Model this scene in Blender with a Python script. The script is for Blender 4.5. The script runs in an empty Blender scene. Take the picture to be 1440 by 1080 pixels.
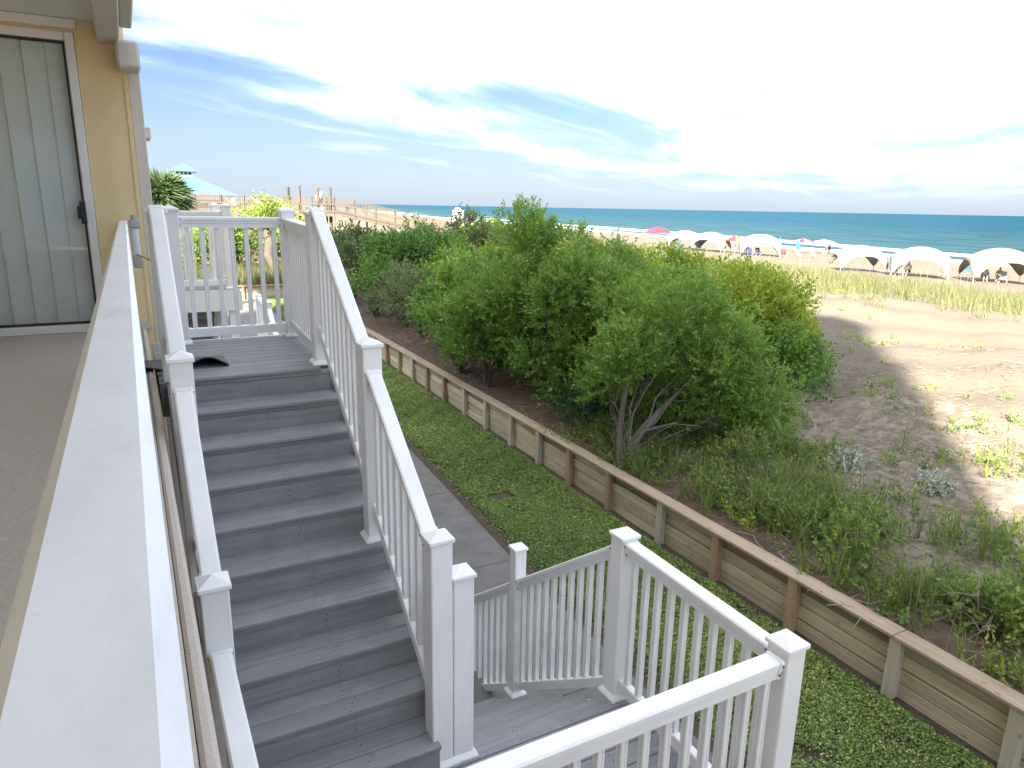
import bpy, bmesh, math, random
import numpy as np
from mathutils import Matrix, Vector
R_ = math.radians
rng = np.random.default_rng(7); random.seed(7)
SC = bpy.context.scene; COL = SC.collection
# ------------------------------------------------------------------ camera (origin = the phone held above the balcony rail)
def cam_axes(pitch, roll, yaw):
    cp, sp, cy, sy, cr, sr = math.cos(pitch), math.sin(pitch), math.cos(yaw), math.sin(yaw), math.cos(roll), math.sin(roll)
    fw = Vector((sy*cp, cy*cp, -sp)); rt = Vector((cy, -sy, 0)); up = rt.cross(fw)
    return rt*cr+up*sr, up*cr-rt*sr, fw
rt, up, fw = cam_axes(R_(14.0855), R_(1.04226), R_(28.2432))
cd = bpy.data.cameras.new('camera'); cam = bpy.data.objects.new('camera', cd); COL.objects.link(cam)
cam.matrix_world = Matrix(((rt.x, up.x, -fw.x, 0), (rt.y, up.y, -fw.y, 0), (rt.z, up.z, -fw.z, 0), (0, 0, 0, 1)))
cd.sensor_width = 36; cd.lens = 992.977/1440*36; cd.clip_start = 0.02; cd.clip_end = 80000
SC.camera = cam
# ------------------------------------------------------------------ light
SUN_EL, SUN_DIR = R_(31), Vector((0.722, 0.692, 0))            # the way the sunlight travels over the ground
sl = bpy.data.lights.new('sun', 'SUN'); sun = bpy.data.objects.new('sun', sl); COL.objects.link(sun)
sl.energy = 2.0; sl.angle = R_(1.2); sl.color = (1.0, 0.94, 0.84)
d = Vector((SUN_DIR.x*math.cos(SUN_EL), SUN_DIR.y*math.cos(SUN_EL), -math.sin(SUN_EL)))
sun.rotation_euler = d.to_track_quat('-Z', 'Y').to_euler()
world = bpy.data.worlds.new('World'); SC.world = world; world.use_nodes = True
nt = world.node_tree; nt.nodes.clear()
def N(nt, t, **kw):
    n = nt.nodes.new(t)
    for k, v in kw.items():
        if k.startswith('i_'): n.inputs[k[2:].replace('_', ' ')].default_value = v
        else: setattr(n, k, v)
    return n
def mth(nt, op, a, b=None, c=None, clamp=False):
    n = nt.nodes.new('ShaderNodeMath'); n.operation = op; n.use_clamp = clamp
    for i, v in enumerate((a, b, c)):
        if v is None: continue
        if isinstance(v, (int, float)): n.inputs[i].default_value = v
        else: nt.links.new(v, n.inputs[i])
    return n.outputs[0]
def mix(nt, f, a, b):
    n = nt.nodes.new('ShaderNodeMix'); n.data_type = 'RGBA'
    for s, v in ((n.inputs[0], f), (n.inputs[6], a), (n.inputs[7], b)):
        if isinstance(v, (int, float)): s.default_value = v
        elif isinstance(v, tuple): s.default_value = (*v[:3], 1)
        else: nt.links.new(v, s)
    return n.outputs[2]
def ramp(nt, f, lo, hi):
    n = nt.nodes.new('ShaderNodeMapRange'); n.interpolation_type = 'SMOOTHSTEP'
    n.inputs[1].default_value = lo; n.inputs[2].default_value = hi
    nt.links.new(f, n.inputs[0]); return n.outputs[0]
sky = N(nt, 'ShaderNodeTexSky', sky_type='NISHITA', sun_disc=False, sun_elevation=SUN_EL, altitude=0, air_density=1.0, dust_density=0.6, ozone_density=1.5)
sky.sun_rotation = math.atan2(-SUN_DIR.x, -SUN_DIR.y)
tc = N(nt, 'ShaderNodeTexCoord'); sep = N(nt, 'ShaderNodeSeparateXYZ'); nt.links.new(tc.outputs['Generated'], sep.inputs[0])
zz = mth(nt, 'ADD', mth(nt, 'MAXIMUM', sep.outputs[2], 0.0), 0.045)
cmb = N(nt, 'ShaderNodeCombineXYZ')
px = mth(nt, 'DIVIDE', sep.outputs[0], zz); py = mth(nt, 'DIVIDE', sep.outputs[1], zz)
# cloud sheet coordinates, turned so that streaks run away to the right
nt.links.new(mth(nt, 'ADD', mth(nt, 'MULTIPLY', px, 0.80), mth(nt, 'MULTIPLY', py, 0.60)), cmb.inputs[0])
nt.links.new(mth(nt, 'SUBTRACT', mth(nt, 'MULTIPLY', py, 0.80), mth(nt, 'MULTIPLY', px, 0.60)), cmb.inputs[1])
mp = N(nt, 'ShaderNodeMapping'); mp.inputs['Scale'].default_value = (0.11, 0.27, 1); mp.inputs['Location'].default_value = (0.12, 0.62, 0)
nt.links.new(cmb.outputs[0], mp.inputs[0])
n1 = N(nt, 'ShaderNodeTexNoise', i_Scale=1.0, i_Detail=2.0, i_Roughness=0.5, i_Distortion=0.4); nt.links.new(mp.outputs[0], n1.inputs[0])
n2 = N(nt, 'ShaderNodeTexNoise', i_Scale=3.0, i_Detail=6.0, i_Roughness=0.52, i_Distortion=0.5); nt.links.new(mp.outputs[0], n2.inputs[0])
s2 = N(nt, 'ShaderNodeSeparateXYZ'); nt.links.new(cmb.outputs[0], s2.inputs[0])
band = mth(nt, 'MULTIPLY', mth(nt, 'COSINE', mth(nt, 'MULTIPLY', mth(nt, 'SUBTRACT', s2.outputs[1], 0.6), 2*math.pi/17.0)), 0.17)      # broad parallel banks of cloud, repeated out of view to light shaded faces
dens = mth(nt, 'ADD', mth(nt, 'ADD', mth(nt, 'MULTIPLY', n1.outputs[0], 0.30), mth(nt, 'MULTIPLY', n2.outputs[0], 0.70)), band)
cm = ramp(nt, dens, 0.47, 0.82)
cm = mth(nt, 'MULTIPLY', cm, ramp(nt, sep.outputs[2], 0.0, 0.10))
cm = mth(nt, 'POWER', cm, 1.6)
hz = mth(nt, 'SUBTRACT', 1.0, ramp(nt, sep.outputs[2], -0.05, 0.22))
tintn = N(nt, 'ShaderNodeMix', data_type='RGBA', blend_type='MULTIPLY'); tintn.inputs[0].default_value = 1.0; nt.links.new(sky.outputs[0], tintn.inputs[6]); tintn.inputs[7].default_value = (0.058, 0.066, 0.091, 1)
skyc = mix(nt, mth(nt, 'MULTIPLY', hz, 0.75), tintn.outputs[2], (0.355, 0.425, 0.52))
skyc = mix(nt, cm, skyc, (3.0, 3.1, 3.25))
bg = N(nt, 'ShaderNodeBackground', i_Strength=0.15); nt.links.new(skyc, bg.inputs[0])
wo = N(nt, 'ShaderNodeOutputWorld'); nt.links.new(bg.outputs[0], wo.inputs[0])
vs = SC.view_settings; vs.view_transform = 'Standard'; vs.look = 'None'; vs.gamma = 1; vs.use_curve_mapping = False
vs.exposure = 3.65
SC.cycles.max_bounces = 6; SC.cycles.transparent_max_bounces = 6; SC.cycles.sample_clamp_indirect = 8
# ------------------------------------------------------------------ materials
def new_mat(name):
    m = bpy.data.materials.new(name); m.use_nodes = True; t = m.node_tree
    return m, t, t.nodes['Principled BSDF']
def coords(t, scale=(1, 1, 1), kind='Object', rnd=True):
    c = N(t, 'ShaderNodeTexCoord'); m = N(t, 'ShaderNodeMapping'); m.inputs['Scale'].default_value = scale
    t.links.new(c.outputs[kind], m.inputs[0])
    if rnd:
        o = N(t, 'ShaderNodeObjectInfo'); k = N(t, 'ShaderNodeCombineXYZ')
        t.links.new(mth(t, 'MULTIPLY', o.outputs['Random'], 37.0), k.inputs[0]); t.links.new(mth(t, 'MULTIPLY', o.outputs['Random'], 61.0), k.inputs[1])
        t.links.new(k.outputs[0], m.inputs['Location'])
    return m.outputs[0]
def noise(t, vec, scale, detail=4, rough=0.55, dist=0):
    n = N(t, 'ShaderNodeTexNoise', i_Scale=scale, i_Detail=float(detail), i_Roughness=rough, i_Distortion=float(dist)); t.links.new(vec, n.inputs[0]); return n.outputs[0]
def bump(t, h, strength, dist, bs):
    b = N(t, 'ShaderNodeBump', i_Strength=strength, i_Distance=dist); t.links.new(h, b.inputs['Height']); t.links.new(b.outputs[0], bs.inputs['Normal'])
def pbr(name, c1, c2=None, rough=0.6, scale=8, stretch=(1, 1, 1), bmp=0.2, bdist=0.003, detail=5, spec=0.5, rnd=0.0, metal=0, lo=0.35, hi=0.68):
    m, t, b = new_mat(name); v = coords(t, stretch)
    h = noise(t, v, scale, detail)
    c = mix(t, ramp(t, h, lo, hi), c1, c2 or c1)
    if rnd:
        o = N(t, 'ShaderNodeObjectInfo'); hs = N(t, 'ShaderNodeHueSaturation')
        t.links.new(mth(t, 'ADD', mth(t, 'MULTIPLY', o.outputs['Random'], rnd), 1-rnd/2), hs.inputs['Value'])
        t.links.new(c, hs.inputs['Color']); c = hs.outputs[0]
    t.links.new(c, b.inputs['Base Color'])
    b.inputs['Roughness'].default_value = rough; b.inputs['Specular IOR Level'].default_value = spec; b.inputs['Metallic'].default_value = metal
    if bmp: bump(t, h, bmp, bdist, b)
    return m
def grime(m, col, scale, lo, hi, amt, stretch=(1, 1, 1)):
    t = m.node_tree; b = t.nodes['Principled BSDF']; src = b.inputs['Base Color'].links[0].from_socket
    h = noise(t, coords(t, stretch), scale, 8, 0.68)
    t.links.new(mix(t, mth(t, 'MULTIPLY', ramp(t, h, lo, hi), amt), src, col), b.inputs['Base Color'])
def grain(name, c1, c2, c3, axis, rnd=0.3, rough=0.75, knots=True, sc=1.0, bmp=0.5):
    m, t, b = new_mat(name)
    st = [26*sc]*3; st[axis] = 1.1*sc
    v = coords(t, tuple(st)); g = noise(t, v, 1.0, 6, 0.6, 0.3)
    v2 = coords(t, (1, 1, 1)); n2 = noise(t, v2, 3.2, 5, 0.6)
    c = mix(t, ramp(t, g, 0.32, 0.70), c1, c2); c = mix(t, mth(t, 'MULTIPLY', ramp(t, n2, 0.48, 0.72), 0.75), c, c3)
    if knots:
        s = [9]*3; s[axis] = 4; vo = N(t, 'ShaderNodeTexVoronoi', i_Scale=1.0); t.links.new(coords(t, tuple(s)), vo.inputs[0])
        k = mth(t, 'SUBTRACT', 1.0, ramp(t, vo.outputs['Distance'], 0.05, 0.16)); c = mix(t, mth(t, 'MULTIPLY', k, 0.6), c, tuple(x*0.35 for x in c1))
    o = N(t, 'ShaderNodeObjectInfo'); hs = N(t, 'ShaderNodeHueSaturation')
    t.links.new(mth(t, 'ADD', mth(t, 'MULTIPLY', o.outputs['Random'], rnd), 1-rnd/2), hs.inputs['Value']); t.links.new(c, hs.inputs['Color'])
    t.links.new(hs.outputs[0], b.inputs['Base Color']); b.inputs['Roughness'].default_value = rough; b.inputs['Specular IOR Level'].default_value = 0.3
    bump(t, g, bmp, 0.004, b); return m
def leafmat(name, dark, mid, light, rough=0.5, trans=0.35):
    m, t, b = new_mat(name); a = N(t, 'ShaderNodeAttribute', attribute_name='tint')
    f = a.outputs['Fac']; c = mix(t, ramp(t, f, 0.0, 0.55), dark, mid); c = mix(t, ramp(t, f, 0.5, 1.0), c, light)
    t.links.new(c, b.inputs['Base Color']); b.inputs['Roughness'].default_value = rough; b.inputs['Specular IOR Level'].default_value = 0.35
    tr = N(t, 'ShaderNodeBsdfTranslucent'); hs = N(t, 'ShaderNodeHueSaturation'); hs.inputs['Value'].default_value = 1.25; hs.inputs['Saturation'].default_value = 1.1
    t.links.new(c, hs.inputs['Color']); t.links.new(hs.outputs[0], tr.inputs[0])
    mx = N(t, 'ShaderNodeMixShader'); mx.inputs[0].default_value = trans
    t.links.new(b.outputs[0], mx.inputs[1]); t.links.new(tr.outputs[0], mx.inputs[2]); t.links.new(mx.outputs[0], t.nodes['Material Output'].inputs[0])
    return m
MT = {}
MT['vinyl'] = pbr('white_vinyl', (0.88, 0.88, 0.87), (0.83, 0.83, 0.81), rough=0.33, scale=3, bmp=0.03, rnd=0.03, detail=6)
MT['rail'] = pbr('white_coated_rail', (0.82, 0.83, 0.84), (0.76, 0.78, 0.80), rough=0.38, scale=5, bmp=0.05, detail=7)
MT['tread'] = grain('grey_composite', (0.21, 0.213, 0.225), (0.27, 0.273, 0.283), (0.305, 0.305, 0.305), 0, rnd=0.16, rough=0.62, knots=False, sc=1.6, bmp=0.35)
MT['riser'] = grain('grey_composite_riser', (0.224, 0.228, 0.236), (0.292, 0.294, 0.299), (0.337, 0.329, 0.322), 0, rnd=0.14, rough=0.7, knots=False, sc=1.6, bmp=0.35)
grime(MT['vinyl'], (0.50, 0.47, 0.40), 5.0, 0.56, 0.78, 0.30, (1, 1, .35)); grime(MT['rail'], (0.50, 0.50, 0.48), 6.0, 0.50, 0.72, 0.34, (1.6, .5, 1)); grime(MT['rail'], (0.42, 0.39, 0.33), 34.0, 0.66, 0.74, 0.5)
grime(MT['tread'], (0.33, 0.31, 0.28), 70.0, 0.66, 0.74, 0.55); grime(MT['tread'], (0.24, 0.235, 0.225), 2.2, 0.50, 0.72, 0.5); grime(MT['riser'], (0.26, 0.25, 0.23), 3.0, 0.52, 0.72, 0.5)
MT['dark'] = pbr('dark_screw', (0.015, 0.013, 0.012), rough=0.5, bmp=0)
MT['rust'] = pbr('rusty_screw', (0.12, 0.05, 0.02), rough=0.7, bmp=0)
MT['cap'] = grain('brown_treated_cap', (0.34, 0.255, 0.175), (0.45, 0.35, 0.25), (0.36, 0.31, 0.25), 1, rnd=0.2)
MT['board'] = grain('weathered_board', (0.389, 0.324, 0.216), (0.551, 0.475, 0.340), (0.432, 0.351, 0.221), 1, rnd=0.35)
MT['board_top'] = grain('dark_board', (0.24, 0.19, 0.1), (0.34, 0.275, 0.155), (0.29, 0.25, 0.16), 1, rnd=0.3)  # darker, browner wood for the top board of some bays
MT['post_brown'] = grain('brown_post', (0.3, 0.195, 0.115), (0.42, 0.29, 0.18), (0.34, 0.26, 0.18), 2, rnd=0.25)
MT['post_pale'] = grain('pale_post', (0.42, 0.375, 0.28), (0.53, 0.485, 0.385), (0.38, 0.31, 0.21), 2, rnd=0.2)
MT['walk'] = grain('boardwalk_wood', (0.127, 0.104, 0.081), (0.177, 0.150, 0.119), (0.146, 0.112, 0.084), 0, rnd=0.2)
MT['concrete'] = pbr('path_concrete', (0.133, 0.128, 0.120), (0.170, 0.165, 0.153), rough=0.9, scale=4, bmp=0.25, detail=10)
MT['stucco_y'] = pbr('yellow_stucco', (0.82, 0.645, 0.35), (0.86, 0.685, 0.39), rough=0.9, scale=90, bmp=0.6, bdist=0.004, detail=3)
MT['stucco_t'] = pbr('tan_stucco', (0.47, 0.41, 0.35), (0.53, 0.47, 0.41), rough=0.95, scale=120, bmp=0.7, bdist=0.003, detail=3)
MT['floor_t'] = pbr('balcony_coating', (0.46, 0.42, 0.37), (0.53, 0.485, 0.43), rough=0.9, scale=40, bmp=0.4, detail=6)
MT['trim'] = pbr('grey_trim', (0.60, 0.56, 0.50), (0.64, 0.60, 0.54), rough=0.8, scale=20, bmp=0.2)
MT['soffit'] = pbr('white_soffit', (0.82, 0.80, 0.76), (0.85, 0.83, 0.79), rough=0.9, scale=60, bmp=0.3)
MT['frame'] = pbr('door_frame', (0.82, 0.82, 0.80), rough=0.4, bmp=0.02)
MT['black'] = pbr('black_seal', (0.02, 0.02, 0.022), rough=0.5, bmp=0)
MT['blind'] = pbr('pale_blind', (0.80, 0.86, 0.83), (0.85, 0.90, 0.87), rough=0.7, scale=3, bmp=0.02)
MT['mat'] = pbr('black_rubber', (0.022, 0.022, 0.024), (0.03, 0.03, 0.032), rough=0.55, scale=60, bmp=0.4)
MT['metal'] = pbr('grey_metal', (0.45, 0.46, 0.46), (0.38, 0.38, 0.38), rough=0.35, scale=12, bmp=0.05, metal=0.7)
MT['soil'] = pbr('dark_soil', (0.055, 0.04, 0.028), (0.10, 0.075, 0.055), rough=1, scale=25, bmp=0.9, bdist=0.02, detail=8)
MT['bark'] = grain('grey_bark', (0.11, 0.095, 0.075), (0.2, 0.175, 0.145), (0.16, 0.145, 0.12), 2, knots=False, sc=0.5, bmp=0.9)
MT['bark_d'] = grain('dark_bark', (0.075, 0.06, 0.045), (0.13, 0.105, 0.085), (0.10, 0.09, 0.07), 2, knots=False, sc=0.5, bmp=0.9)
MT['twig'] = pbr('dead_twig', (0.20, 0.155, 0.12), (0.30, 0.25, 0.20), rough=0.9, scale=3, bmp=0)
MT['leaf_myrtle'] = leafmat('myrtle_leaf', (0.088, 0.160, 0.033), (0.182, 0.308, 0.055), (0.297, 0.418, 0.094))
MT['leaf_oak'] = leafmat('dense_shrub_leaf', (0.079, 0.167, 0.031), (0.150, 0.291, 0.046), (0.368, 0.421, 0.062), rough=0.4, trans=0.28)
MT['leaf_dark'] = leafmat('dark_shrub_leaf', (0.029, 0.072, 0.034), (0.046, 0.111, 0.049), (0.091, 0.163, 0.052), rough=0.4, trans=0.2)
MT['leaf_olive'] = leafmat('olive_shrub_leaf', (0.086, 0.122, 0.050), (0.158, 0.202, 0.079), (0.317, 0.317, 0.101))
MT['leaf_cover'] = leafmat('ground_cover_leaf', (0.097, 0.158, 0.041), (0.172, 0.275, 0.068), (0.495, 0.522, 0.138), rough=0.45, trans=0.2)
MT['leaf_weed'] = leafmat('weed_leaf', (0.094, 0.161, 0.040), (0.175, 0.269, 0.067), (0.349, 0.376, 0.067))
MT['leaf_silver'] = leafmat('silver_leaf', (0.26, 0.30, 0.24), (0.38, 0.42, 0.34), (0.50, 0.52, 0.42), trans=0.15)
MT['grass_green'] = leafmat('green_blade', (0.103, 0.161, 0.046), (0.184, 0.241, 0.069), (0.310, 0.322, 0.103))
MT['grass_dry'] = leafmat('dry_blade', (0.101, 0.125, 0.043), (0.183, 0.187, 0.078), (0.281, 0.250, 0.129))
MT['palm'] = leafmat('palm_leaf', (0.045, 0.085, 0.03), (0.08, 0.125, 0.045), (0.16, 0.18, 0.07), trans=0.2)
def cloth(name, c):
    m = pbr(name, c, tuple(x*.94 for x in c), rough=.8, scale=2, bmp=.05); t = m.node_tree; tr = N(t, 'ShaderNodeBsdfTranslucent'); tr.inputs[0].default_value = (*c, 1); mx = N(t, 'ShaderNodeMixShader'); mx.inputs[0].default_value = .45
    t.links.new(t.nodes['Principled BSDF'].outputs[0], mx.inputs[1]); t.links.new(tr.outputs[0], mx.inputs[2]); t.links.new(mx.outputs[0], t.nodes['Material Output'].inputs[0]); return m
def flat(name, c, rough=0.8): return pbr(name, c, tuple(x*0.92 for x in c), rough=rough, scale=4, bmp=0.05)
for n_, c_ in dict(tent_white=(0.50, 0.51, 0.52), tent_cream=(0.44, 0.40, 0.32), red=(0.62, 0.03, 0.05), teal=(0.03, 0.42, 0.55), blue=(0.03, 0.16, 0.52), navy=(0.05, 0.09, 0.2), orange=(0.7, 0.2, 0.06),
        roof_teal=(0.075, 0.17, 0.215), white=(0.8, 0.8, 0.8), skin=(0.46, 0.27, 0.18), shirt_blue=(0.28, 0.52, 0.66), shirt_pink=(0.60, 0.28, 0.33), shirt_white=(0.78, 0.78, 0.78), short_dark=(0.05, 0.05, 0.08), hair=(0.03, 0.02, 0.015), pole=(0.5, 0.5, 0.5), glassdark=(0.06, 0.08, 0.10), grey_sling=(0.22, 0.24, 0.27), yellow=(0.65, 0.5, 0.12)).items(): MT[n_] = flat(n_, c_)
MT['tent_white'] = cloth('canopy_white', (.42, .43, .44)); MT['tent_cream'] = cloth('canopy_cream', (.42, .38, .30))
m, t, b = new_mat('door_glass'); b.inputs['Roughness'].default_value = 0.02; b.inputs['Base Color'].default_value = (0.02, 0.03, 0.03, 1)
tr = N(t, 'ShaderNodeBsdfTransparent'); tr.inputs[0].default_value = (0.985, 0.995, 0.99, 1); fr = N(t, 'ShaderNodeFresnel', i_IOR=1.5); mx = N(t, 'ShaderNodeMixShader'); gl = N(t, 'ShaderNodeBsdfGlossy', i_Roughness=0.01)
t.links.new(mth(t, 'MULTIPLY_ADD', fr.outputs[0], 0.6, 0.0, clamp=True), mx.inputs[0]); t.links.new(tr.outputs[0], mx.inputs[1]); t.links.new(gl.outputs[0], mx.inputs[2]); t.links.new(mx.outputs[0], t.nodes['Material Output'].inputs[0]); MT['glass'] = m
# dune sand: clean sand, drifted litter and mulch
m, t, b = new_mat('dune_sand'); v = coords(t, rnd=False); sp = N(t, 'ShaderNodeSeparateXYZ'); t.links.new(v, sp.inputs[0])
nb = noise(t, v, 0.35, 6, 0.6); nf = noise(t, v, 6, 8, 0.65); nm = noise(t, v, 1.6, 6, 0.62)
sand = mix(t, ramp(t, nb, 0.35, 0.7), (0.162, 0.134, 0.098), (0.182, 0.152, 0.113)); sand = mix(t, mth(t, 'MULTIPLY', ramp(t, nf, 0.5, 0.75), 0.35), sand, (0.145, 0.118, 0.088))
lit = mix(t, ramp(t, nf, 0.35, 0.65), (0.15, 0.118, 0.09), (0.27, 0.225, 0.175))
xx = mth(t, 'SUBTRACT', sp.outputs[0], mth(t, 'MULTIPLY', sp.outputs[1], 0.16))
zone = mth(t, 'SUBTRACT', 1.0, ramp(t, xx, 7.0, 14.5))
lm = ramp(t, mth(t, 'ADD', mth(t, 'ADD', nm, mth(t, 'MULTIPLY', nf, 0.35)), mth(t, 'MULTIPLY', zone, 0.52)), 0.86, 1.06)
dune = mix(t, lm, sand, lit)
mul = mth(t, 'SUBTRACT', 1.0, ramp(t, mth(t, 'ADD', xx, mth(t, 'MULTIPLY', nm, 1.6)), 6.0, 7.6))
dune = mix(t, mul, dune, mix(t, nf, (0.06, 0.04, 0.03), (0.17, 0.115, 0.085)))
wet = ramp(t, sp.outputs[2], -6.3, -6.9); dune = mix(t, wet, dune, (0.17, 0.15, 0.125))
t.links.new(dune, b.inputs['Base Color']); b.inputs['Roughness'].default_value = 0.95; b.inputs['Specular IOR Level'].default_value = 0.15
bump(t, mth(t, 'ADD', nf, nm), 0.55, 0.05, b); MT['sand'] = m
# sea
m, t, b = new_mat('sea_water'); v = coords(t, rnd=False)
mpn = N(t, 'ShaderNodeMapping'); mpn.inputs['Rotation'].default_value = (0, 0, R_(9)); t.links.new(v, mpn.inputs[0]); sv = mpn.outputs[0]; sp = N(t, 'ShaderNodeSeparateXYZ'); t.links.new(sv, sp.inputs[0])
def strn(sx, sy, sc, de, ro=0.6):
    mm = N(t, 'ShaderNodeMapping'); mm.inputs['Scale'].default_value = (sx, sy, 1); t.links.new(sv, mm.inputs[0]); return noise(t, mm.outputs[0], sc, de, ro)
w1 = strn(1, 0.25, 0.16, 6); w2 = strn(1, 0.35, 0.9, 5); w3 = strn(1, 0.06, 0.045, 4)
deep = ramp(t, sp.outputs[0], 100, 400); far = ramp(t, sp.outputs[0], 400, 4000)
c = mix(t, deep, (0.030, 0.068, 0.068), (0.010, 0.050, 0.070)); c = mix(t, far, c, (0.006, 0.045, 0.078)); c = mix(t, mth(t, 'MULTIPLY', ramp(t, w1, 0.46, 0.62), 0.7), c, (0.002, 0.026, 0.042))
edge = mth(t, 'ADD', sp.outputs[0], mth(t, 'MULTIPLY', mth(t, 'SUBTRACT', w3, 0.5), 26.0))
def fb(x0, x1, wd):
    x0 -= 12; x1 -= 12
    return mth(t, 'MULTIPLY', ramp(t, edge, x0-wd, x0), mth(t, 'SUBTRACT', 1.0, ramp(t, edge, x1, x1+wd)))
foam = mth(t, 'MULTIPLY', fb(100, 118, 2), ramp(t, w2, 0.33, 0.50)); brk = mth(t, 'MULTIPLY', fb(131, 138, 2.5), ramp(t, strn(1, 0.02, 0.12, 3), 0.42, 0.52)); brk2 = mth(t, 'MULTIPLY', fb(160, 163, 2), ramp(t, strn(1, 0.03, 0.2, 3), 0.60, 0.66))
caps = mth(t, 'MULTIPLY', ramp(t, w2, 0.74, 0.80), 0.5)
fm = mth(t, 'MAXIMUM', mth(t, 'MAXIMUM', foam, brk), mth(t, 'MAXIMUM', brk2, caps))
c = mix(t, fm, c, (0.5, 0.51, 0.51)); t.links.new(c, b.inputs['Base Color'])
b.inputs['Roughness'].default_value = 1.0; b.inputs['Specular IOR Level'].default_value = 0.0
bump(t, mth(t, 'ADD', w1, mth(t, 'MULTIPLY', w2, 0.35)), 0.9, 1.2, b)
gl = N(t, 'ShaderNodeBsdfGlossy', i_Roughness=0.35); gl.inputs[0].default_value = (0.5, 0.8, 1, 1); t.links.new(b.inputs['Normal'].links[0].from_socket, gl.inputs['Normal']); mx = N(t, 'ShaderNodeMixShader'); mx.inputs[0].default_value = 0.09; t.links.new(b.outputs[0], mx.inputs[1]); t.links.new(gl.outputs[0], mx.inputs[2]); t.links.new(mx.outputs[0], t.nodes['Material Output'].inputs[0]); MT['sea'] = m
# ------------------------------------------------------------------ builders
ORG = {}
def props(o, label=None, cat=None, group=None, kind=None):
    for k, v_ in (('label', label), ('category', cat), ('group', group), ('kind', kind)):
        if v_: o[k] = v_
    return o
def thing(name, label, cat, loc=(0, 0, 0), group=None, rz=0):
    o = bpy.data.objects.new(name, None); COL.objects.link(o); o.location = loc; o.rotation_euler = (0, 0, rz); o.empty_display_size = 0.2
    ORG[o.name] = Vector(loc) if rz == 0 else Vector((0, 0, 0)); return props(o, label, cat, group)
class B:
    def __init__(s): s.v = []; s.f = []; s.sm = []
    def add(s, vs, fs, smooth=False):
        o = len(s.v); s.v += [tuple(q) for q in vs]; s.f += [tuple(i+o for i in q) for q in fs]; s.sm += [smooth]*len(fs); return s
    def box(s, x0, x1, y0, y1, z0, z1, c=0.0):
        if c <= 0:
            return s.add([(x, y, z) for z in (z0, z1) for y in (y0, y1) for x in (x0, x1)], [(0, 2, 3, 1), (4, 5, 7, 6), (0, 1, 5, 4), (2, 6, 7, 3), (0, 4, 6, 2), (1, 3, 7, 5)])
        bm = bmesh.new(); bmesh.ops.create_cube(bm, size=1)
        for q in bm.verts: q.co = Vector(((x0+x1)/2+q.co.x*(x1-x0), (y0+y1)/2+q.co.y*(y1-y0), (z0+z1)/2+q.co.z*(z1-z0)))
        bmesh.ops.bevel(bm, geom=bm.edges[:], offset=c, segments=1, affect='EDGES')
        bm.verts.index_update(); s.add([q.co for q in bm.verts], [[w.index for w in f.verts] for f in bm.faces]); bm.free(); return s
    def prism(s, prof, A, Bp, lat):      # profile (sideways, up) swept from A to B, ends cut plumb
        A = Vector(A); Bp = Vector(Bp); lat = Vector(lat); n = len(prof)
        vs = [A+lat*a+Vector((0, 0, h)) for a, h in prof]+[Bp+lat*a+Vector((0, 0, h)) for a, h in prof]
        fs = [(i, (i+1) % n, n+(i+1) % n, n+i) for i in range(n)]+[tuple(range(n-1, -1, -1)), tuple(range(n, 2*n))]
        return s.add(vs, fs)
    def tube(s, pts, rad, n=6, smooth=True):
        P = [Vector(p) for p in pts]; vs = []; fs = []
        for i, p in enumerate(P):
            dd = (P[min(i+1, len(P)-1)]-P[max(i-1, 0)]).normalized(); a = dd.orthogonal().normalized() if i == 0 else (a-dd*a.dot(dd)).normalized(); bb = dd.cross(a)
            r = rad[i] if isinstance(rad, (list, tuple)) else rad
            vs += [p+(a*math.cos(k*2*math.pi/n)+bb*math.sin(k*2*math.pi/n))*r for k in range(n)]
        for i in range(len(P)-1): fs += [(i*n+k, i*n+(k+1) % n, (i+1)*n+(k+1) % n, (i+1)*n+k) for k in range(n)]
        s.add(vs, fs, smooth); s.add(vs[:n], [tuple(range(n-1, -1, -1))]); return s.add(vs[-n:], [tuple(range(n))])
    def grid(s, P, smooth=True):         # P: rows x cols x 3
        r, c_ = len(P), len(P[0]); return s.add([q for row in P for q in row], [(i*c_+j, i*c_+j+1, (i+1)*c_+j+1, (i+1)*c_+j) for i in range(r-1) for j in range(c_-1)], smooth)
    def build(s, name, mat, parent=None, local=False, loc=None):
        me = bpy.data.meshes.new(name); o_ = Vector((0, 0, 0))
        root = parent
        while root is not None and root.parent is not None: root = root.parent
        if root is not None and not local: o_ = ORG.get(root.name, Vector((0, 0, 0)))
        if loc is not None: o_ = o_+Vector(loc)
        me.from_pydata([Vector(q)-o_ for q in s.v], [], s.f); me.polygons.foreach_set('use_smooth', s.sm)
        bm = bmesh.new(); bm.from_mesh(me); bmesh.ops.recalc_face_normals(bm, faces=bm.faces); bm.to_mesh(me); bm.free()
        me.materials.append(MT[mat] if isinstance(mat, str) else mat)
        o = bpy.data.objects.new(name, me); COL.objects.link(o); o.parent = parent
        if loc is not None: o.location = loc
        return o
def inst(o, loc, parent=None, scale=None):
    c = o.copy(); COL.objects.link(c); c.parent = parent if parent is not None else o.parent; c.location = loc
    if scale: c.scale = scale
    return c
def copy_tree(o, loc=None, rz=None, parent=None, label=None):
    c = o.copy(); COL.objects.link(c)
    if parent is not None: c.parent = parent
    if loc is not None: c.location = loc
    if rz is not None: c.rotation_euler = (0, 0, rz)
    if label: c['label'] = label
    for ch in list(o.children): copy_tree(ch, parent=c)
    return c
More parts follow.
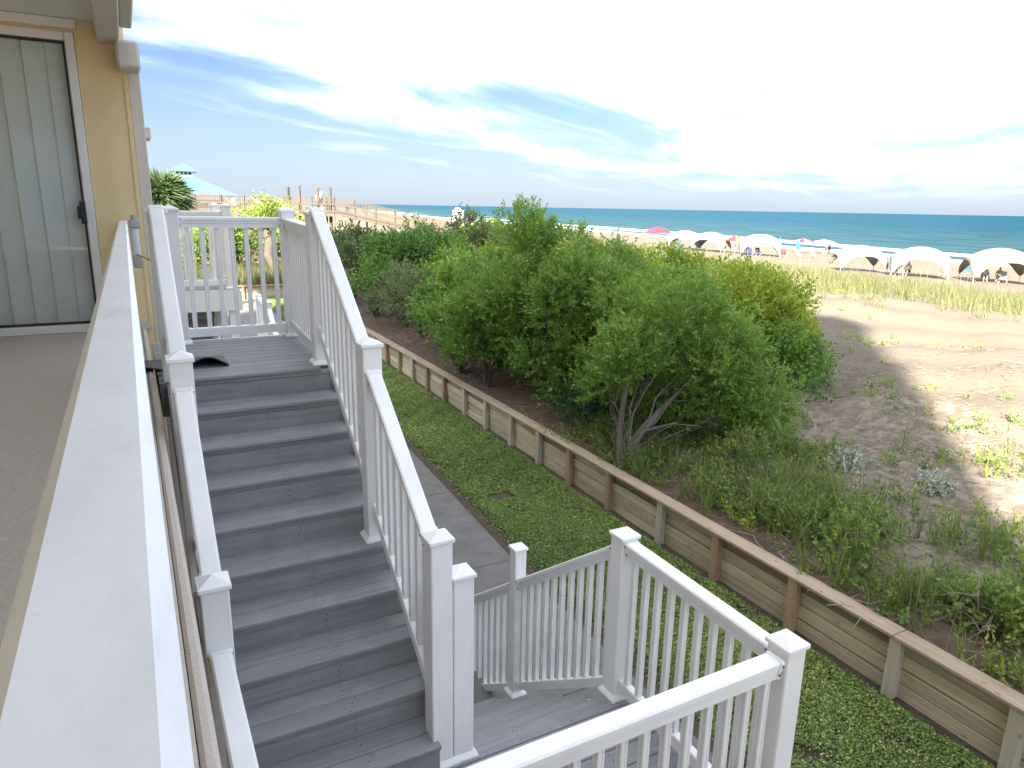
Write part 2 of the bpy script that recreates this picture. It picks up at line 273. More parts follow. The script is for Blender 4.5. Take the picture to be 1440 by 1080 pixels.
def quads(name, V, mat, tint, parent=None, loc=None):       # V: (N,4,3) leaf faces, one tint value each
    n = len(V); me = bpy.data.meshes.new(name); me.vertices.add(n*4); me.loops.add(n*4); me.polygons.add(n)
    if loc is not None: V = V-np.array(loc)
    me.vertices.foreach_set('co', V.reshape(-1).astype(np.float32)); me.loops.foreach_set('vertex_index', np.arange(n*4, dtype=np.int32))
    me.polygons.foreach_set('loop_start', np.arange(0, n*4, 4, dtype=np.int32)); me.update(calc_edges=True)
    at = me.attributes.new('tint', 'FLOAT', 'POINT'); at.data.foreach_set('value', np.repeat(tint, 4).astype(np.float32))
    me.materials.append(MT[mat]); o = bpy.data.objects.new(name, me); COL.objects.link(o); o.parent = parent
    return o
def nrm(a): return a/np.maximum(np.linalg.norm(a, axis=-1, keepdims=True), 1e-9)
def leaves(C, D, L, W, fold=0.15):       # kite-shaped leaves from base C along D
    n = len(C); u = nrm(rng.normal(size=(n, 3))); s = nrm(np.cross(D, u)); nn = np.cross(s, D); L = L[:, None]; W = W[:, None]
    mid = C+D*L*0.45+nn*L*fold*0.3
    return np.stack([C, mid+s*W*0.5-nn*W*fold, C+D*L, mid-s*W*0.5-nn*W*fold], 1)
def sprigs(P, D, length, k, L, W, t0):   # leafy shoots: k leaves along each
    n = len(P); f = np.tile(np.linspace(0.05, 1, k), n); PP = np.repeat(P, k, 0); DD = np.repeat(D, k, 0); ln = np.repeat(length, k)
    C = PP+DD*(ln*f)[:, None]; out = nrm(np.cross(DD, rng.normal(size=(n*k, 3))))
    d_ = nrm(DD*0.75+out*0.8); sz = rng.uniform(0.7, 1.25, n*k)
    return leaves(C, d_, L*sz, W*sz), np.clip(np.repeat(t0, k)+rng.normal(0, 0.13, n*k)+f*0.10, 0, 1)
def blades(P, L, W, lean, bend=0.5):     # bent grass blades, two faces each
    n = len(P); a = rng.uniform(0, 2*math.pi, n); h = np.stack([np.cos(a), np.sin(a), np.zeros(n)], 1); s = np.stack([-np.sin(a), np.cos(a), np.zeros(n)], 1)
    up_ = np.array([0, 0, 1.]); d1 = nrm(up_+h*lean[:, None]); d2 = nrm(d1+h*bend-up_*bend*0.35); m_ = P+d1*(L*0.55)[:, None]; e = m_+d2*(L*0.45)[:, None]; w = W[:, None]
    return np.concatenate([np.stack([P-s*w/2, P+s*w/2, m_+s*w*0.4, m_-s*w*0.4], 1), np.stack([m_-s*w*0.4, m_+s*w*0.4, e+s*w*0.06, e-s*w*0.06], 1)])
# ------------------------------------------------------------------ setting: dune, yard, path, sea
ZG, ZF, ZL = -4.306, -1.213, -3.032           # lawn, balcony floor / upper landing, lower landing
def xw(y): return 5.66+0.0165*y
PX = np.array([-60, 5.9, 8, 12, 18, 22, 27, 32, 37, 42, 48, 55, 62, 84, 100, 140, 400, 50000.]); PZ = np.array([-3.6, -3.72, -3.52, -3.28, -3.15, -3.22, -3.47, -3.9, -4.4, -4.8, -5.1, -5.35, -5.55, -6.3, -7.0, -8.6, -14, -20.])
def hgt(x, y):
    x = np.asarray(x, float); y = np.asarray(y, float); s = np.clip((x-8)/22, 0, 1); s = s*s*(3-2*s); q = x-0.16*y*s
    z = np.interp(q, PX, PZ); dn = np.clip((q-6.2)/4, 0, 1)*np.clip((30-q)/10, 0.15, 1)*np.clip((46-q)/6, 0, 1)
    z = z+dn*(0.16*np.sin(0.42*x+0.31*y)+0.12*np.sin(0.9*y-0.35*x+1)+0.05*np.sin(2.1*x+1.3*y)+0.04*np.sin(2.9*y-1.7*x)+0.45*np.exp(-((x-19)**2+(y-13)**2)/40))
    z = z+np.clip((y-36)/14, 0, 1)*np.clip((40-q)/14, 0, 1)*0.5
    return z
us = np.concatenate([np.linspace(0, 14, 90), np.linspace(14.4, 45, 80), np.linspace(46, 130, 50), np.linspace(140, 400, 14)])
ys = np.concatenate([np.linspace(-140, -12, 30), np.linspace(-10, 34, 150)])
g1 = [[(xw(y)+0.13+u, y, float(hgt(xw(y)+0.13+u, y))) for u in us] for y in ys]
ys2 = np.concatenate([np.linspace(34, 70, 60), np.linspace(72, 200, 40), np.geomspace(205, 3000, 30)])
x2 = np.concatenate([np.linspace(-120, -10, 20), np.linspace(-8, xw(34)+0.1, 24), xw(34)+0.13+us, np.linspace(420, 1200, 12)])
g2 = [[(x, y, float(hgt(x, y))) for x in x2] for y in ys2]
props(B().grid(g1).grid(g2).build('dune_ground', 'sand'), kind='structure')
props(B().grid([[(x, y, -7.0) for x in (84, 140, 220, 400, 1000, 4000, 50000)] for y in (-40000, -3000, -300, 0, 300, 3000, 60000)], False).build('sea', 'sea'), kind='structure')
props(B().grid([[(x, y, ZG) for x in np.linspace(-20, 1, 4)]+[(xw(y)+0.16, y, ZG)] for y in np.linspace(-140, 34.1, 12)], False).build('yard_ground', 'soil'), kind='structure')
PE = np.array([(-30, 3.45), (-2, 3.68), (6.85, 3.84), (8, 3.93), (9.5, 4.0), (11, 4.08), (12.3, 4.16), (16, 4.36), (24, 4.7), (33.8, 5.0)])
def pedge(y): return np.interp(y, PE[:, 0], PE[:, 1])
pth = None
jy = [-30, -5, -2.6, -0.2, 2.2, 4.6, 7.05, 9.35, 11.6, 13.9, 16.2, 18.5, 20.8, 23.1, 25.4, 27.7, 30, 33.8]
for a, b_ in zip(jy[:-1], jy[1:]):
    ya, yb = a+0.006, b_-0.006; ra, rb = float(pedge(ya)), float(pedge(yb)); x0 = 2.72 if a < 4.5 else 1.36
    q = B().add([(x0, ya, ZG-.05), (ra, ya, ZG-.05), (rb, yb, ZG-.05), (x0, yb, ZG-.05), (x0, ya, ZG+.035), (ra-.012, ya, ZG+.035), (rb-.012, yb, ZG+.035), (x0, yb, ZG+.035)], [(3, 2, 1, 0), (4, 5, 6, 7), (0, 1, 5, 4), (1, 2, 6, 5), (2, 3, 7, 6), (3, 0, 4, 7)])
    if pth is None: pth = props(q.build('path', 'concrete'), kind='structure')
    else: q.build('concrete_slab', 'concrete', pth)
# ------------------------------------------------------------------ retaining wall
rw = thing('retaining_wall', 'low timber retaining wall with brown cap between clipped ground cover and dune', 'wall', (5.66, 0, ZG), rz=-math.atan(0.0165))
PY = [-8.75+1.12*i for i in range(9)]+[1.16, 2.27, 3.3, 4.46, 5.61, 6.65, 7.83, 8.93, 9.94, 11.0, 12.1, 13.15, 14.3, 15.4, 16.45, 17.5]+[18.6+1.1*i for i in range(15)]
brown = {1.16, 4.46, 5.61, 7.83, 8.93, 14.3, 15.4, 17.5, 18.6}
HW = 0.631
pm = {}
for k, y in enumerate(PY):
    br = y in brown or (y > 19 and k % 2) or (y < 0 and k % 3 == 0)
    w_ = 0.052+0.006*random.random(); key = ('post_brown' if br else 'post_pale')
    o = B().box(0.018, 0.108, -w_, w_, -0.3, HW-0.040, 0.006).build('post', key, rw, local=True); o.location = (random.uniform(-.004, .004), y, 0); o.rotation_euler = (random.uniform(-.012, .012), random.uniform(-.012, .012), random.uniform(-.05, .05))
bh = [0.0, 0.15, 0.298, 0.445, HW-0.041]
bm_ = {}
B().box(0.175, 0.19, -8.7, 33.9, -.2, HW-.05).build('gap_shade_sheet', 'black', rw, local=True)  # black sheet added behind the boards, painting the gaps as deep shade
for k in range(len(PY)-1):
    L = PY[k+1]-PY[k]; ln = round(L, 1)
    for j in range(4):
        if (ln, j) not in bm_:
            o = B().box(0.112, 0.15, 0, 1, bh[j]+0.006 if j else -0.25, bh[j+1]-0.006, 0.005).build('board', 'board', rw, local=True); bm_[(ln, j)] = o
        else: o = inst(bm_[(ln, j)], (0, 0, 0), rw)
        o.location = (random.uniform(-.010, .012), PY[k]-0.0, random.uniform(-.004, .004)); o.scale = (1, L, 1); o.rotation_euler = (random.uniform(-.003, .003), random.uniform(-.03, .03), 0)
        if j == 3 and k % 5 in (1, 2, 4): o.data = bm_[(ln, j)].data.copy(); o.data.materials[0] = MT['board_top']
cy = [-8.9, -3.9, -1.2, 3.32, 8.1, 12.9, 17.7, 22.5, 27.4, 33.9]
for a, b_ in zip(cy[:-1], cy[1:]):
    o = B().box(-0.0, 0.20, a+0.004, b_-0.004, HW-0.038, HW, 0.006).build('cap_board', 'cap', rw, local=True); o.rotation_euler = (0, random.uniform(-.01, .01), 0)
fw_ = thing('retaining_wall', 'far timber retaining wall crossing the end of the yard under grassy bank', 'wall', (0, 34.0, ZG))
for j in range(4): 
    for k in range(6): B().box(-6.0+2.05*k, -3.96+2.05*k, 34.02, 34.06, ZG+bh[j]+.004, ZG+bh[j+1]-.004, 0.003).build('board', 'board', fw_)
for k in range(6): B().box(-5.95+2.05*k, -5.85+2.05*k, 33.93, 34.015, ZG-.2, ZG+HW-.04, .005).build('post', 'post_brown', fw_)
B().box(-6.1, 6.21, 33.90, 34.10, ZG+HW-.038, ZG+HW+0.004, .005).build('cap_board', 'post_brown', fw_)
# ------------------------------------------------------------------ building
bd = thing('condo_building', 'yellow stucco condominium wing with sliding glass door and recessed balcony', 'building', (-3, 4, ZG))
DW, TOPZ, Y0, Y1 = 7.68, 13.0, -6.3, 12.6
B().box(-14, -1.95, Y0, Y1, 1.90, TOPZ-.25).build('upper_storeys', 'stucco_y', bd)
B().box(-14, .04, Y0, Y1, 1.62, 1.89).build('roof_slab', 'trim', bd)
for k in range(3): B().box(-14.05, -1.85, Y0-0.04, Y1+0.04, 4.4+k*2.7, 4.62+k*2.7).build('floor_band', 'trim', bd)
B().box(-14.1, -1.80, Y0-.08, Y1+.08, TOPZ-.248, TOPZ).build('roof_edge', 'trim', bd)
B().box(-14, -2.3, Y0, DW+0.9, ZG-.2, 1.60).build('rear_wall', 'stucco_y', bd)
B().box(-14, 0.13, DW+0.9, Y1, ZG-.2, 1.60).build('wing_wall', 'stucco_y', bd)
# door wall, with an opening
DX0, DX1, DZ1 = -2.1, -0.245, 1.395
w = B(); w.box(DX1, 0.135, DW, DW+0.88, ZG-.2, 1.60); w.box(-2.29, DX1-.003, DW, DW+.16, DZ1, 1.60); w.box(-2.29, DX0, DW, DW+.16, ZF, DZ1-.002); w.box(-2.29, DX1-.003, DW+.01, DW+.88, ZG-.2, ZF-.02); w.build('door_wall', 'stucco_y', bd)
B().box(-2.29, DX1-.004, DW+.80, DW+.87, ZF-.01, DZ1-.003).build('room_partition', 'soffit', bd)
B().box(0.137, 0.235, DW+0.05, DW+0.35, ZG-.2, 1.28, .006).build('corner_trim', 'trim', bd)
B().box(0.10, 0.137, DW-0.012, DW-0.002, ZF+.02, 1.60).build('corner_bead', 'stucco_y', bd)
B().box(DX1+.01, 0.12, DW-0.02, DW-0.003, ZF, ZF+0.07).build('skirting', 'trim', bd)
B().box(0.14, 0.42, 11.6, 12.2, 0.84, 0.99, .01).build('window_ledge', 'trim', bd)
# ceiling and its edge beam
B().box(-2.29, -0.08, Y0, DW-.004, 1.50, 1.60).build('soffit', 'soffit', bd)
B().box(-0.075, 0.10, Y0, DW-.005, 1.33, 1.60, .01).build('edge_beam', 'trim', bd)
B().box(0.104, 0.20, Y0, DW-.4, 1.40, 1.61, .012).build('edge_moulding', 'trim', bd)
B().box(0.06, 0.24, DW-.35, DW-.006, 1.10, 1.32, .02).build('beam_bracket', 'trim', bd)
B().box(-2.29, DX1+.02, DW-.035, DW-.005, 1.42, 1.495).build('soffit_trim', 'soffit', bd)
# balcony slab
B().box(-2.3, 0.022, Y0, DW-.003, ZF-.22, ZF).build('balcony_floor', 'floor_t', bd)
B().box(0.025, 0.066, Y0, DW-.003, ZF-.26, ZF+.004, .012).build('slab_edge', 'stucco_t', bd)
# sliding door
dr = B(); fw2 = 0.075
dr.box(DX1-fw2, DX1-.004, DW-.03, DW+.09, ZF, DZ1-.004, .006); dr.box(DX0, DX1-fw2-.002, DW-.03, DW+.09, DZ1-.075, DZ1-.004, .006); dr.box(DX0, DX1-fw2-.002, DW-.03, DW+.09, ZF+.001, ZF+.075, .006); dr.box(DX0, DX0+.07, DW-.03, DW+.09, ZF+.077, DZ1-.077, .006)
door = dr.build('sliding_door', 'frame', bd)
x0, x1, z0, z1 = DX0+.075, DX1-fw2-.008, ZF+.08, DZ1-.08
sl_ = B(); sl_.box(x1-.014, x1, DW+.005, DW+.05, z0, z1); sl_.box(x0, x1-.015, DW+.005, DW+.05, z1-.014, z1); sl_.box(x0, x1-.015, DW+.005, DW+.05, z0, z0+.014); sl_.build('black_seal', 'black', door)
B().box(x0, x1-.014, DW+.022, DW+.030, z0+.014, z1-.014).build('glass_pane', 'glass', door)
h_ = B().box(x1-.035, x1+.012, DW-.05, DW+.004, -0.22, -0.02, .006); h_.box(x1-.055, x1-.036, DW-.06, DW-.03, -.18, -.06, .005); h_.build('handle', 'black', door)
k = 0; xs_ = x0
while xs_ < x1-.02:
    prof = [(xs_+.19*i/6, DW+.075+.010*math.sin(math.pi*i/6)+.022*(i/6), ) for i in range(7)]
    B().grid([[(a, b_, z0), (a, b_, z1)] for a, b_ in prof]).build('blind_slat', 'blind', door); xs_ += 0.172
# ------------------------------------------------------------------ railings
TOP = [(-.036, 0), (.036, 0), (.045, -.008), (.045, -.030), (.037, -.034), (.037, -.055), (.031, -.058), (.031, -.094), (-.031, -.094), (-.031, -.058), (-.037, -.055), (-.037, -.034), (-.045, -.030), (-.045, -.008)]
BOT = [(-.021, 0), (.021, 0), (.026, -.006), (.026, -.078), (-.026, -.078), (-.026, -.006)]
PW = 0.060
_bal = {}
def post(th, x, y, ztop, zbot, pw=PW, trim=True, ext=0.0):
    o = B().box(x-pw, x+pw, y-pw, y+pw, zbot-ext, ztop, .006).build('post', 'vinyl', th)
    c = pw+.011; cp = B(); cp.box(x-c, x+c, y-c, y+c, ztop-.012, ztop+.014, .005); cp.add([(x-c+.006, y-c+.006, ztop+.013), (x+c-.006, y-c+.006, ztop+.013), (x+c-.006, y+c-.006, ztop+.013), (x-c+.006, y+c-.006, ztop+.013), (x, y, ztop+.046)], [(0, 1, 4), (1, 2, 4), (2, 3, 4), (3, 0, 4)]); cp.build('post_cap', 'vinyl', o)
    if trim:
        e = pw+.022; B().add([(x-e, y-e, zbot), (x+e, y-e, zbot), (x+e, y+e, zbot), (x-e, y+e, zbot)]+[(x+a*e, y+b_*e, zbot+.012) for a, b_ in ((-1, -1), (1, -1), (1, 1), (-1, 1))]+[(x+a*(pw+.002), y+b_*(pw+.002), zbot+.036) for a, b_ in ((-1, -1), (1, -1), (1, 1), (-1, 1))], [(3, 2, 1, 0)]+[(i, (i+1) % 4, 4+(i+1) % 4, 4+i) for i in range(4)]+[(4+i, 4+(i+1) % 4, 8+(i+1) % 4, 8+i) for i in range(4)]+[(8, 9, 10, 11)]).build('base_trim', 'vinyl', o)
    return o
def run(th, a, b_, za, zb, hh, gap=.112, pwa=PW, pwb=PW, bz=None):    # one bay between two posts: rails, brackets, balusters; hh = top rail to foot of bottom rail
    A = Vector((a[0], a[1], 0)); Bv = Vector((b_[0], b_[1], 0)); L = (Bv-A).length; dv = (Bv-A)/L; lat = Vector((-dv.y, dv.x, 0))
    def P(s, dz=0): return A+dv*s+Vector((0, 0, za+(zb-za)*s/L+dz))
    s0, s1 = pwa+.001, L-pwb-.001
    tr_ = B().prism(TOP, P(s0), P(s1), lat).build('top_rail', 'vinyl', th)
    br_ = B().prism(BOT, P(s0, -hh+.078), P(s1, -hh+.078), lat).build('bottom_rail', 'vinyl', th)
    BK = [(q[0]*1.12, q[1]*1.06+.003) for q in TOP]; BK2 = [(q[0]*1.16, q[1]*1.08+.003) for q in BOT]
    for s_, e_ in ((s0+.0005, s0+.024), (s1-.024, s1-.0005)):
        bk = B().prism(BK, P(s_), P(e_), lat).build('rail_bracket', 'vinyl', tr_); bk2 = B().prism(BK2, P(s_, -hh+.078), P(e_, -hh+.078), lat).build('rail_bracket', 'vinyl', br_)
        q = B()
        for sd in (-1, 1):
            for dz in (-.02, -.075):
                p = P((s_+e_)/2, dz)+lat*sd*(.0505 if dz > -.03 else .0352); q.box(p.x-.004, p.x+.004, p.y-.004, p.y+.004, p.z-.004, p.z+.004)
        props(q.build('screws', 'rust', tr_), kind='stuff')
    n = max(2, round((s1-s0)/gap)); slope = (zb-za)/L; ln = hh-.094-.078; key = (round(slope, 3), round(ln, 3), abs(dv.x) > .5)
    for i in range(n):
        s_ = s0+(i+.5)*(s1-s0)/n; p = P(s_, -hh+.078)
        if key not in _bal:
            w_ = .0185; q = B(); e = abs(slope)*w_+.004
            pr = [(-w_, -w_+.004), (-w_+.004, -w_), (-.006, -w_), (-.005, -w_+.003), (.005, -w_+.003), (.006, -w_), (w_-.004, -w_), (w_, -w_+.004), (w_, -.006), (w_-.003, -.005), (w_-.003, .005), (w_, .006), (w_, w_-.004), (w_-.004, w_), (-w_+.004, w_), (-w_, w_-.004), (-w_, .006), (-w_+.003, .005), (-w_+.003, -.005), (-w_, -.006)]
            m_ = len(pr); vs_ = [(x, y, -e) for x, y in pr]+[(x, y, ln+e) for x, y in pr]
            _bal[key] = q.add(vs_, [(i_, (i_+1) % m_, m_+(i_+1) % m_, m_+i_) for i_ in range(m_)]).build('baluster', 'vinyl', th, local=True); o = _bal[key]
        else: o = inst(_bal[key], (0, 0, 0), th)
        o.location = p-ORG[th.name]
def rz_(y): return -0.178-0.737*(5.2-y)
GRP = 'white vinyl railings of the outside stairs'
YS, YM, YP, XL, XR = 5.46, 4.17, 3.125, 0.18, 1.24
r1 = thing('stair_railing', 'white railing of upper flight on its yard side, ending at twin posts', 'railing', (XR, YM, ZL), GRP)
post(r1, XR, YS, -.075, ZF); post(r1, XR, YM, -.835, -2.123); post(r1, XR+.018, YP, -1.668, ZL)
run(r1, (XR, YS), (XR, YM), rz_(YS), rz_(YM), .955); run(r1, (XR, YM), (XR, YP), rz_(YM), rz_(YP), .955)
r2 = thing('stair_railing', 'white railing of upper flight squeezed against the tan balcony edge', 'railing', (XL, YM, ZL), GRP)
post(r2, XL, YS, -.075, ZF, ext=.25, trim=False); post(r2, XL, YM, -.835, -2.123, trim=False, ext=.25); post(r2, XL, YP, -1.655, ZL, trim=False)
run(r2, (XL, YS), (XL, YM), rz_(YS), rz_(YM), .955); run(r2, (XL, YM), (XL, YP), rz_(YM), rz_(YP), .955)
r3 = thing('landing_railing', 'short white railing closing the far end of the upper landing', 'railing', (0.8, 6.78, ZF), GRP)
post(r3, 0.325, 6.72, -.075, ZF); post(r3, 1.285, 6.78, -.075, ZF)
run(r3, (0.325, 6.76), (1.285, 6.78), -.128, -.128, 1.04); run(r3, (1.285, 6.78), (1.24, YS), -.135, -.165, 1.0, gap=.10)
r4 = thing('landing_railing', 'white guard railing around the lower landing with square corner post', 'railing', (1.3, 1.9, ZL), GRP)
XC, YC, XA, YA = 2.465, 1.895, 2.485, 3.14
post(r4, XC, YC, -1.90, ZL, ext=.05); post(r4, XA, YA, -1.92, ZL); post(r4, XL, YC, -1.90, ZL)
run(r4, (XA, YA), (XC, YC), -1.937, -1.947, 1.03); run(r4, (XC, YC), (XL, YC), -1.95, -1.95, 1.03); run(r4, (XL, YC), (XL, YP), -1.96, -1.96, 1.03)
r5 = thing('stair_railing', 'white railing of lower flight running down towards the concrete path', 'railing', (2.345, 4.3, ZG), GRP)
XB = 2.485
post(r5, XB, 4.47, -2.62, ZL-5*0.1819, pw=.05); post(r5, XB, 5.52, -3.52, ZG, pw=.05)
def rl(y): return -2.009-.707*(y-3.21)
run(r5, (XB, YA), (XB, 4.47), rl(YA), rl(4.47), 1.02, pwb=.05); run(r5, (XB, 4.47), (XB, 5.52), rl(4.47), rl(5.52), 1.02, pwa=.05, pwb=.05)
r6 = thing('stair_railing', 'white railing of lower flight starting at the shorter twin post', 'railing', (1.40, 4.3, ZG), GRP)
post(r6, 1.384, YP+.003, -1.90, ZL); post(r6, 1.384, 5.0, -3.02, ZG, pw=.05)
run(r6, (1.384, YP), (1.384, 5.0), rl(YP), rl(5.0), 1.02, pwb=.05)
# ------------------------------------------------------------------ stairs
st = thing('outdoor_stairs', 'grey composite stairs turning at a lower landing beside the balcony', 'stairs', (1.2, 3, ZG))
T, RS = 0.254, 0.1819; YT = 5.306
def screws(par, x, y, z, face='up'):
    q = B()
    for k in range(3):
        dx, dy = random.uniform(-.01, .02)+.012*k, (k-1)*.045+random.uniform(-.008, .008)
        if face == 'up': q.tube([(x+dx, y+dy, z-.002), (x+dx, y+dy, z+.0008)], .0042, 6)
        else: q.tube([(x+dx*.5, y+.002, z+dy*.7), (x+dx*.5, y-.0008, z+dy*.7)], .0042, 6)
    props(q.build('screws', 'dark', par), kind='stuff')
def board(par, x0, x1, y0, y1, z, name='tread_board', th=.025, sx=None):
    o = B().box(x0, x1, y0, y1, z-th, z, .004).build(name, 'tread', par)
    if sx:
        for s_ in sx: screws(o, s_, (y0+y1)/2, z)
    return o
SX0, SX1 = .235, 1.176
for n in range(1, 10):
    yb = YT-n*T; z = ZF-n*RS; mx_ = .72+.012*n
    sx1 = 1.231 if n == 9 else 1.298; board(st, SX0-.05, sx1, yb, yb+.130, z, sx=(mx_,)); board(st, SX0-.05, sx1, yb+.135, yb+.2775, z, sx=(mx_-.02,))
for n in range(0, 10):
    yb = YT-n*T+.024; z = ZF-n*RS
    sx1 = 1.229 if n > 8 else 1.296; o = B().box(SX0-.05, sx1, yb, yb+.018, z-RS-.03, z-.060, .003).build('riser_board', 'riser', st); screws(o, .735+.012*n, yb, z-.105, 'front')
    B().box(SX0-.05, sx1, yb-.004, yb+.018, z-.057, z-.026, .003).build('riser_board', 'riser', st)
# upper landing boards
y = YT
for i in range(11): board(st, .085 if y > 5.56 else SX0-.05, 1.33 if y > 5.56 else SX1+.02, y, y+.134, ZF, 'deck_board', sx=(.7+.03*i,) if i < 10 else None); y += .1395
B().box(.09, 1.34, YT+.05, y+.01, ZF-.27, ZF-.027).build('landing_frame', 'riser', st)
B().box(.10, 1.345, y+.012, y+.03, ZF-.29, ZF-.004).build('rim_board', 'vinyl', st)
# lower landing boards and lower flight
y = 3.165
while y > 1.83: y -= .1395; board(st, .12, 2.56, y+.003, y+.137, ZL, 'deck_board', sx=(1.72, 2.1))
B().box(.14, 2.55, y+.02, 3.14, ZL-.24, ZL-.027).build('landing_frame', 'riser', st)
B().box(.12, 2.56, y-.02, y-.001, ZL-.26, ZL-.003).build('rim_board', 'vinyl', st); B().box(2.552, 2.57, y, 3.15, ZL-.26, ZL-.027).build('rim_board', 'vinyl', st)
for n in range(1, 7):
    yb = 3.165+(n-1)*T; z = ZL-n*RS
    board(st, 1.462, 2.425, yb+.0, yb+.126, z, sx=(1.95,)); board(st, 1.462, 2.425, yb+.131, yb+.262, z)
for n in range(0, 7):
    yb = 3.147+n*T; z = ZL-n*RS; B().box(1.462, 2.425, yb-.018, yb, z-RS-.02 if n < 6 else ZG-.05, z-.026, .003).build('riser_board', 'riser', st)
def stringer(x0, x1, ya, za, yb, zb, mat='riser'):
    B().prism([(x0-(x0+x1)/2, 0), (x1-(x0+x1)/2, 0), (x1-(x0+x1)/2, -.30), (x0-(x0+x1)/2, -.30)], ((x0+x1)/2, ya, za), ((x0+x1)/2, yb, zb), (1, 0, 0)).build('stringer', mat, st)
stringer(.135, .18, YT+.03, ZF-.03, 3.10, ZL+.03, 'riser'); stringer(1.30, 1.34, YT+.03, ZF-.03, 3.10, ZL+.03, 'vinyl')
stringer(1.42, 1.459, 3.12, ZL-.03, 4.72, ZG+.12, 'vinyl'); stringer(2.43, 2.47, 3.12, ZL-.03, 4.72, ZG+.12, 'vinyl')
for x_, y_, zt in ((.24, 1.97, ZL), (2.46, 1.97, ZL), (2.46, 3.04, ZL), (.24, 3.04, ZL), (1.25, 6.7, ZF), (1.25, 5.5, ZF), (.2, 6.7, ZF)):
    B().box(x_-.06, x_+.06, y_-.06, y_+.06, ZG-.1, zt-.272, .006).build('support_post', 'vinyl', st)
# balcony railing under the phone
br = thing('balcony_railing', 'long white metal balcony rail with smooth broad top running to yellow wall', 'railing', (-.03, 1.6, ZF))
RT = -.186
o = B(); o.box(-.069, .002, Y0+.05, DW-.06, RT-.045, RT, .010); tr_ = o.build('top_rail', 'rail', br)
B().box(-.052, -.014, Y0+.05, DW-.06, ZF+.07, ZF+.11, .004).build('bottom_rail', 'rail', br)
yb = Y0+.15; b0 = None
while yb < DW-.12:
    if b0 is None: b0 = B().box(-.042, -.024, -.009, .009, 0, RT-.045-(ZF+.11), 0).build('baluster', 'rail', br, local=True); b0.location = Vector((0, yb, ZF+.11))-ORG[br.name]*1.0
    else: inst(b0, Vector((0, yb, ZF+.11))-ORG[br.name], br)
    yb += .105
for yb in (-2.6, -.6, 1.4, 3.4, 5.4, DW-.09): B().box(-.055, -.011, yb-.022, yb+.022, ZF+.001, RT-.044, .003).build('post', 'rail', br)
# rail-end clamp tied to the post
cl = thing('gate_clamp', 'small grey metal clamp at end of balcony rail, wired to white post', 'clamp', (.045, 7.0, -.6))
q = B(); q.box(.012, .10, 6.94, 7.02, -.235, -.165, .012); q.tube([(.055, 6.98, -.17), (.055, 6.98, -.125)], .022, 10); q.build('bracket', 'metal', cl)
B().tube([(.05, 6.98, -.24), (.05, 6.98, -.46)], .036, 12).build('sleeve', 'rail', cl); B().box(.018, .085, 6.94, 7.02, -.57, -.462, .008).build('lower_clip', 'metal', cl)
B().tube([(.05, 6.95, -.452), (.11, 6.2, -.44), (.165, 5.53, -.43)], .004, 6).build('wire', 'dark', cl)
B().box(-.02, .02, 6.93, 7.03, -.225, -.19, .004).build('mount', 'metal', cl)
# doormat with a curled edge
P = []
for i in range(25):
    x = -.14+.72*i/24; row = []
    for j in range(9):
        y = 5.62+.42*j/8; c_ = max(0, (x-.28)/.30); lift = .075*math.sin(min(1, c_)*math.pi)*(1-j/8)**1.2+.010+.03*math.exp(-((x-.02)/.08)**2)*(1-j/8)
        row.append((x, y, ZF+lift))
    P.append(row)
dm = B().grid(P).build('doormat', 'mat'); props(dm, 'black rubber doormat with curled edge lying across the upper landing', 'doormat')
md = dm.modifiers.new('thick', 'SOLIDIFY'); md.thickness = .008; md.offset = 1
# ------------------------------------------------------------------ vegetation
def crown(clumps, per_m2, k, L, W, ln, tint, upb=0.5, sh=0.9):   # clumps: (centre, radii) -> leafy shoots over each clump's surface
    Ps, Ds, Ts = [], [], []
    for c, r in clumps:
        c = np.array(c); r = np.array(r)*np.ones(3); n = int(per_m2*4*math.pi*(np.prod(r)**(2/3)))
        v = nrm(rng.normal(size=(n, 3))); v = v[v[:, 2] > -0.75]; n = len(v); rad = rng.uniform(0.62, 1.08, n)**0.8*sh
        lump = 1+0.16*np.sin(5*v[:, 0]+c[0]*9)*np.sin(4*v[:, 1]+c[1]*7)+0.12*np.sin(7*v[:, 2]+c[2]*5)
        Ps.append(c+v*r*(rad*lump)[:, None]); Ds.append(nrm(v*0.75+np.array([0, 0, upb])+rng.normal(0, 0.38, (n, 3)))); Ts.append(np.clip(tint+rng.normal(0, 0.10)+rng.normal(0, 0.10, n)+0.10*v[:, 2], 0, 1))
    P = np.concatenate(Ps); D = np.concatenate(Ds); T_ = np.concatenate(Ts)
    return sprigs(P, D, rng.uniform(0.6, 1.2, len(P))*ln, k, L, W, T_)
